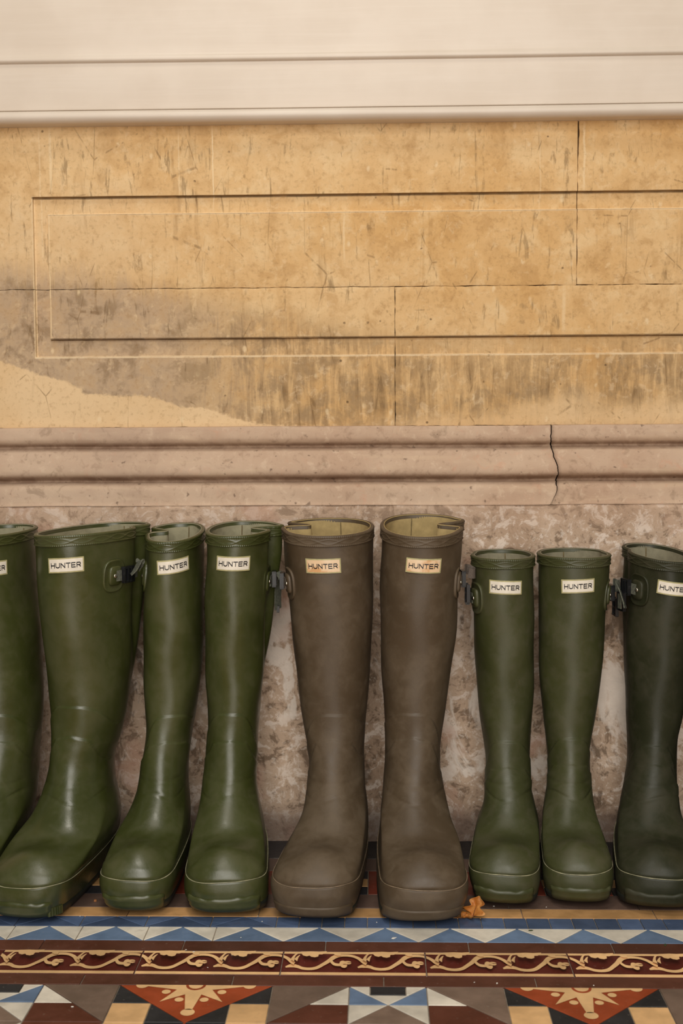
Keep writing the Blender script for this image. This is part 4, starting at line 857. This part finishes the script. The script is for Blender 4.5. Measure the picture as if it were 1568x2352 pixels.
    if kind in ('loop', 'loop2', 'fold2'):       # ladder lock hanging below
        P = Parts(); b0 = o_-up_*.019+n_*.003
        for dt in (-.0085, .0085): P.add(*box(b0+t_*dt, t_, n_, up_, .0013, .0022, .012))
        for dz in (-.011, -.001, .009): P.add(*box(b0+up_*dz, t_, n_, up_, .0085, .0018, .0014))
        P.obj('ladder_lock', M['plastic'], root, False, org)
        mesh_obj('strap_under', *ribbon([b0+n_*.0024+up_*q for q in np.linspace(.010, -.009, 8)], t_, .009, .0012), webm, root, False, org)
    return root

PAIRS = 'wellington boots standing in pairs along the wall'
make_boot(1, BOOTS[1], GREEN, LINING['grey_green'], 'worn_lit_edge', 'leftmost glossy green wellington boot, cut off by the left edge of the picture', PAIRS, 'web', 1)
make_boot(2, BOOTS[2], GREEN, LINING['grey_green'], 'worn_lit_edge', 'large glossy green wellington boot with wide opening, toe turned left, buckle and rivet in view', PAIRS, 'web', 2)
make_boot(3, BOOTS[3], GREEN, LINING['grey_green'], 'worn_lit_edge', 'narrow glossy green wellington boot with its rim folded in on the left side', PAIRS, 'web', 3)
make_boot(4, BOOTS[4], GREEN, LINING['grey_green'], 'worn_lit_edge', 'narrow glossy green wellington boot next to the brown pair, rim folded in on the right', PAIRS, 'web', 4)
make_boot(5, BOOTS[5], BROWN, LINING['ochre'], 'worn_brown', 'scuffed brown wellington boot standing beside a glossy green one, badge stained orange at its foot', PAIRS, 'webbrown', 5, 'badge_stained', True)
make_boot(6, BOOTS[6], BROWN, LINING['ochre'], 'worn_brown', 'scuffed brown wellington boot beside the dead leaf, tallest in the row', PAIRS, 'webbrown', 6, 'badge_stained', True)
make_boot(7, BOOTS[7], DULL, LINING['stone_grey'], 'worn_lit_edge', 'short matt green wellington boot directly behind the dead leaf', PAIRS, 'web', 7)
make_boot(8, BOOTS[8], DULL, LINING['stone_grey'], 'worn_lit_edge', 'short matt green wellington boot, second of its pair, between its mate and the dark boot', PAIRS, 'web', 8)
make_boot(9, BOOTS[9], DARK, LINING['stone_grey'], 'worn_lit_edge', 'dark green wellington boot with rim sloping right, badge cut by the picture edge', PAIRS, 'web', 9)
make_boot(10, BOOTS[10], DARK, LINING['stone_grey'], 'worn_lit_edge', 'dark green wellington boot of which only a sliver shows at the right picture edge', PAIRS, 'web', 10)

# ------------------------------------------------------------------ dead leaf and litter on the tiles
def leaf_mat():
    t = NT('dry_oak_leaf', .55, .4); n = t.noise(90, 4, .6); n2 = t.noise(30, 3)
    t.color(t.mix(t.rng(n, .35, .65), t.mix(t.rng(n2, .4, .6), lin(186, 112, 40), lin(150, 82, 30)), lin(206, 146, 78)))
    t.p.inputs['Subsurface Weight'].default_value = .0
    t.bump(n, .0006, .6); return t.m
LM = leaf_mat(); VM = plain('leaf_vein', lin(128, 74, 34), .6)
def make_leaf():
    org = (.112, 1.418, .0); root = empty('oak_leaf', org); tag(root, 'curled orange brown dead oak leaf lying on the tiles', 'leaf')
    L = .046; n = 40; w = []
    for i, t in enumerate(np.linspace(0, 1, n)):
        env = .0115*sin(pi*min(1, t*.92+.04))**.6*(.55+.65*t if t < .75 else 1.0375*(1-((t-.75)/.27)**2)**.5 if t < 1.0 else 0.)
        w.append(max(.0006, env*(1+.45*sin(t*2*pi*3.6+.4))))
    m = 9; V = []; mid = []
    for i, t in enumerate(np.linspace(0, 1, n)):
        # spine: lies flat, then rears up with the tip
        s = t*L; b = sstep(.40, .62, t)
        sx = -.016+.62*s if t < .45 else -.016+.62*.45*L+(s-.45*L)*.35
        sy = -.002+.12*s; sz = .0012+.004*sin(t*6)*.3+max(0, s-.42*L)*.92*float(b)
        mid.append((sx, sy, sz))
        for j in np.linspace(-1, 1, m):
            cup = .0045*j*j*(1-.3*t)+.0012*sin(j*5+t*9)
            across = np.array([.18*(1-b)+.80*b, -1+.35*b, 0.]); across /= np.linalg.norm(across); nr = np.array([-.35*b, -.75*b, 1-.7*b]); nr /= np.linalg.norm(nr)
            p = np.array((sx, sy, sz))+across*j*w[i]*1.05+nr*cup
            p[2] = max(p[2], .0008); V.append(p)
    lo = mesh_obj('blade', V, grid_faces(n, m), LM, root, True)
    so = lo.modifiers.new('thickness', 'SOLIDIFY'); so.thickness = .0003
    T, F = tube(np.array(mid)+[0, -.0002, .0004], np.linspace(.0006, .00025, n), 6); mesh_obj('midrib', T, F, VM, root, True)
    T, F = tube(smooth_path([mid[0], (mid[0][0]-.004, mid[0][1]+.001, .0014), (mid[0][0]-.009, mid[0][1]+.003, .0010)], 8), .0005, 6); mesh_obj('stalk', T, F, VM, root, True)
make_leaf()
FL = plain('white_paint_flake', lin(236, 232, 222), .6, .05, 80); CR = plain('brown_crumb', lin(150, 96, 54), .8, .2, 80); GR = plain('green_leaf_scrap', lin(62, 72, 40), .6, .2, 80)
def chip(name, x, y, sx, sy, h, mat, label, cat, group=None, seed=0):
    r = np.random.default_rng(seed); A = np.linspace(0, 2*pi, 7, endpoint=False)+r.uniform(-.3, .3, 7); k = r.uniform(.6, 1.1, 7); a0 = r.uniform(0, 3)
    R = np.stack([np.cos(A)*k*sx, np.sin(A)*k*sy], 1)@np.array([[cos(a0), sin(a0)], [-sin(a0), cos(a0)]])
    V = [(p[0], p[1], .0003) for p in R]+[(p[0]*.8, p[1]*.8, h) for p in R]+[(0, 0, h*1.2)]
    F = grid_faces(2, 7, True).tolist()+[[7+i, 7+(i+1) % 7, 14] for i in range(7)]
    o = mesh_obj(name, V, F, mat); o.location = (x, y, 0); tag(o, label, cat, group); return o
FLK = [(0.0166, 1.3608, 3.4, 'largest white paint flake, on a blue triangular tile'), (-0.1564, 1.3594, 0.9, 'tiny white paint flake on the base of a blue triangular tile'),
       (-0.2135, 1.3261, 1.1, 'white paint flake at a joint end in the upper brown strip'), (-0.204, 1.3206, 1.6, 'white paint flake on the top cream line of the scroll border'),
       (-0.1609, 1.3134, 1.0, 'small white paint flake on maroon ground above a scroll leaf'), (0.1213, 1.2494, 1.6, 'larger white paint flake on the lower brown strip'),
       (0.0981, 1.251, 0.9, 'smaller white paint flake on the lower brown strip, left of a larger one'), (0.1373, 1.4545, 1.3, 'white paint flake hard by the curled dead leaf'),
       (0.1995, 1.4527, 1.1, 'white paint flake on dark brown tile before the short green boots'), (-0.143, 1.4203, 1.0, 'white paint flake on the edge between buff strip and blue tiles'),
       (-0.1365, 1.405, 1.0, 'white paint flake on the last blue triangle before the blue squares'), (-0.003, 1.4045, 1.1, 'white paint flake on a blue square tile between the brown boots'),
       (-0.1832, 1.2816, 0.9, 'tiny white paint flake in a scroll curl on the border tiles'), (-0.353, 1.4173, 0.8, 'tiny white paint flake on blue tile under the large green boot toe'),
       (-0.3063, 1.1905, 1.6, 'white paint flake where white and grey brown tiles meet, lower left'), (0.2202, 1.246, 0.9, 'tiny white paint flake on the lower brown strip above a star tile')]
for i, (x, y, s, lb) in enumerate(FLK):
    chip('paint_flake', x, y, .0008*s, .0011*s, .0006, FL, lb, 'flake', 'paint flakes on the tiles', i)
chip('leaf_scrap', .1723, 1.3835, .0045, .0016, .0008, GR, 'small dark scrap of leaf on a white triangular tile', 'leaf scrap', None, 40)
chip('leaf_scrap', .0055, 1.3116, .0013, .0030, .0008, GR, 'small green scrap of leaf on the scroll border tiles', 'leaf scrap', None, 41)
chip('leaf_scrap', .3163, 1.3467, .0040, .0016, .0008, GR, 'small dark scrap of leaf at the far right blue triangular tile', 'leaf scrap', None, 42)
chip('crumb', -.3455, 1.4641, .0022, .0030, .002, CR, 'orange brown crumb on the floor between two green boot toes', 'crumb', None, 43)
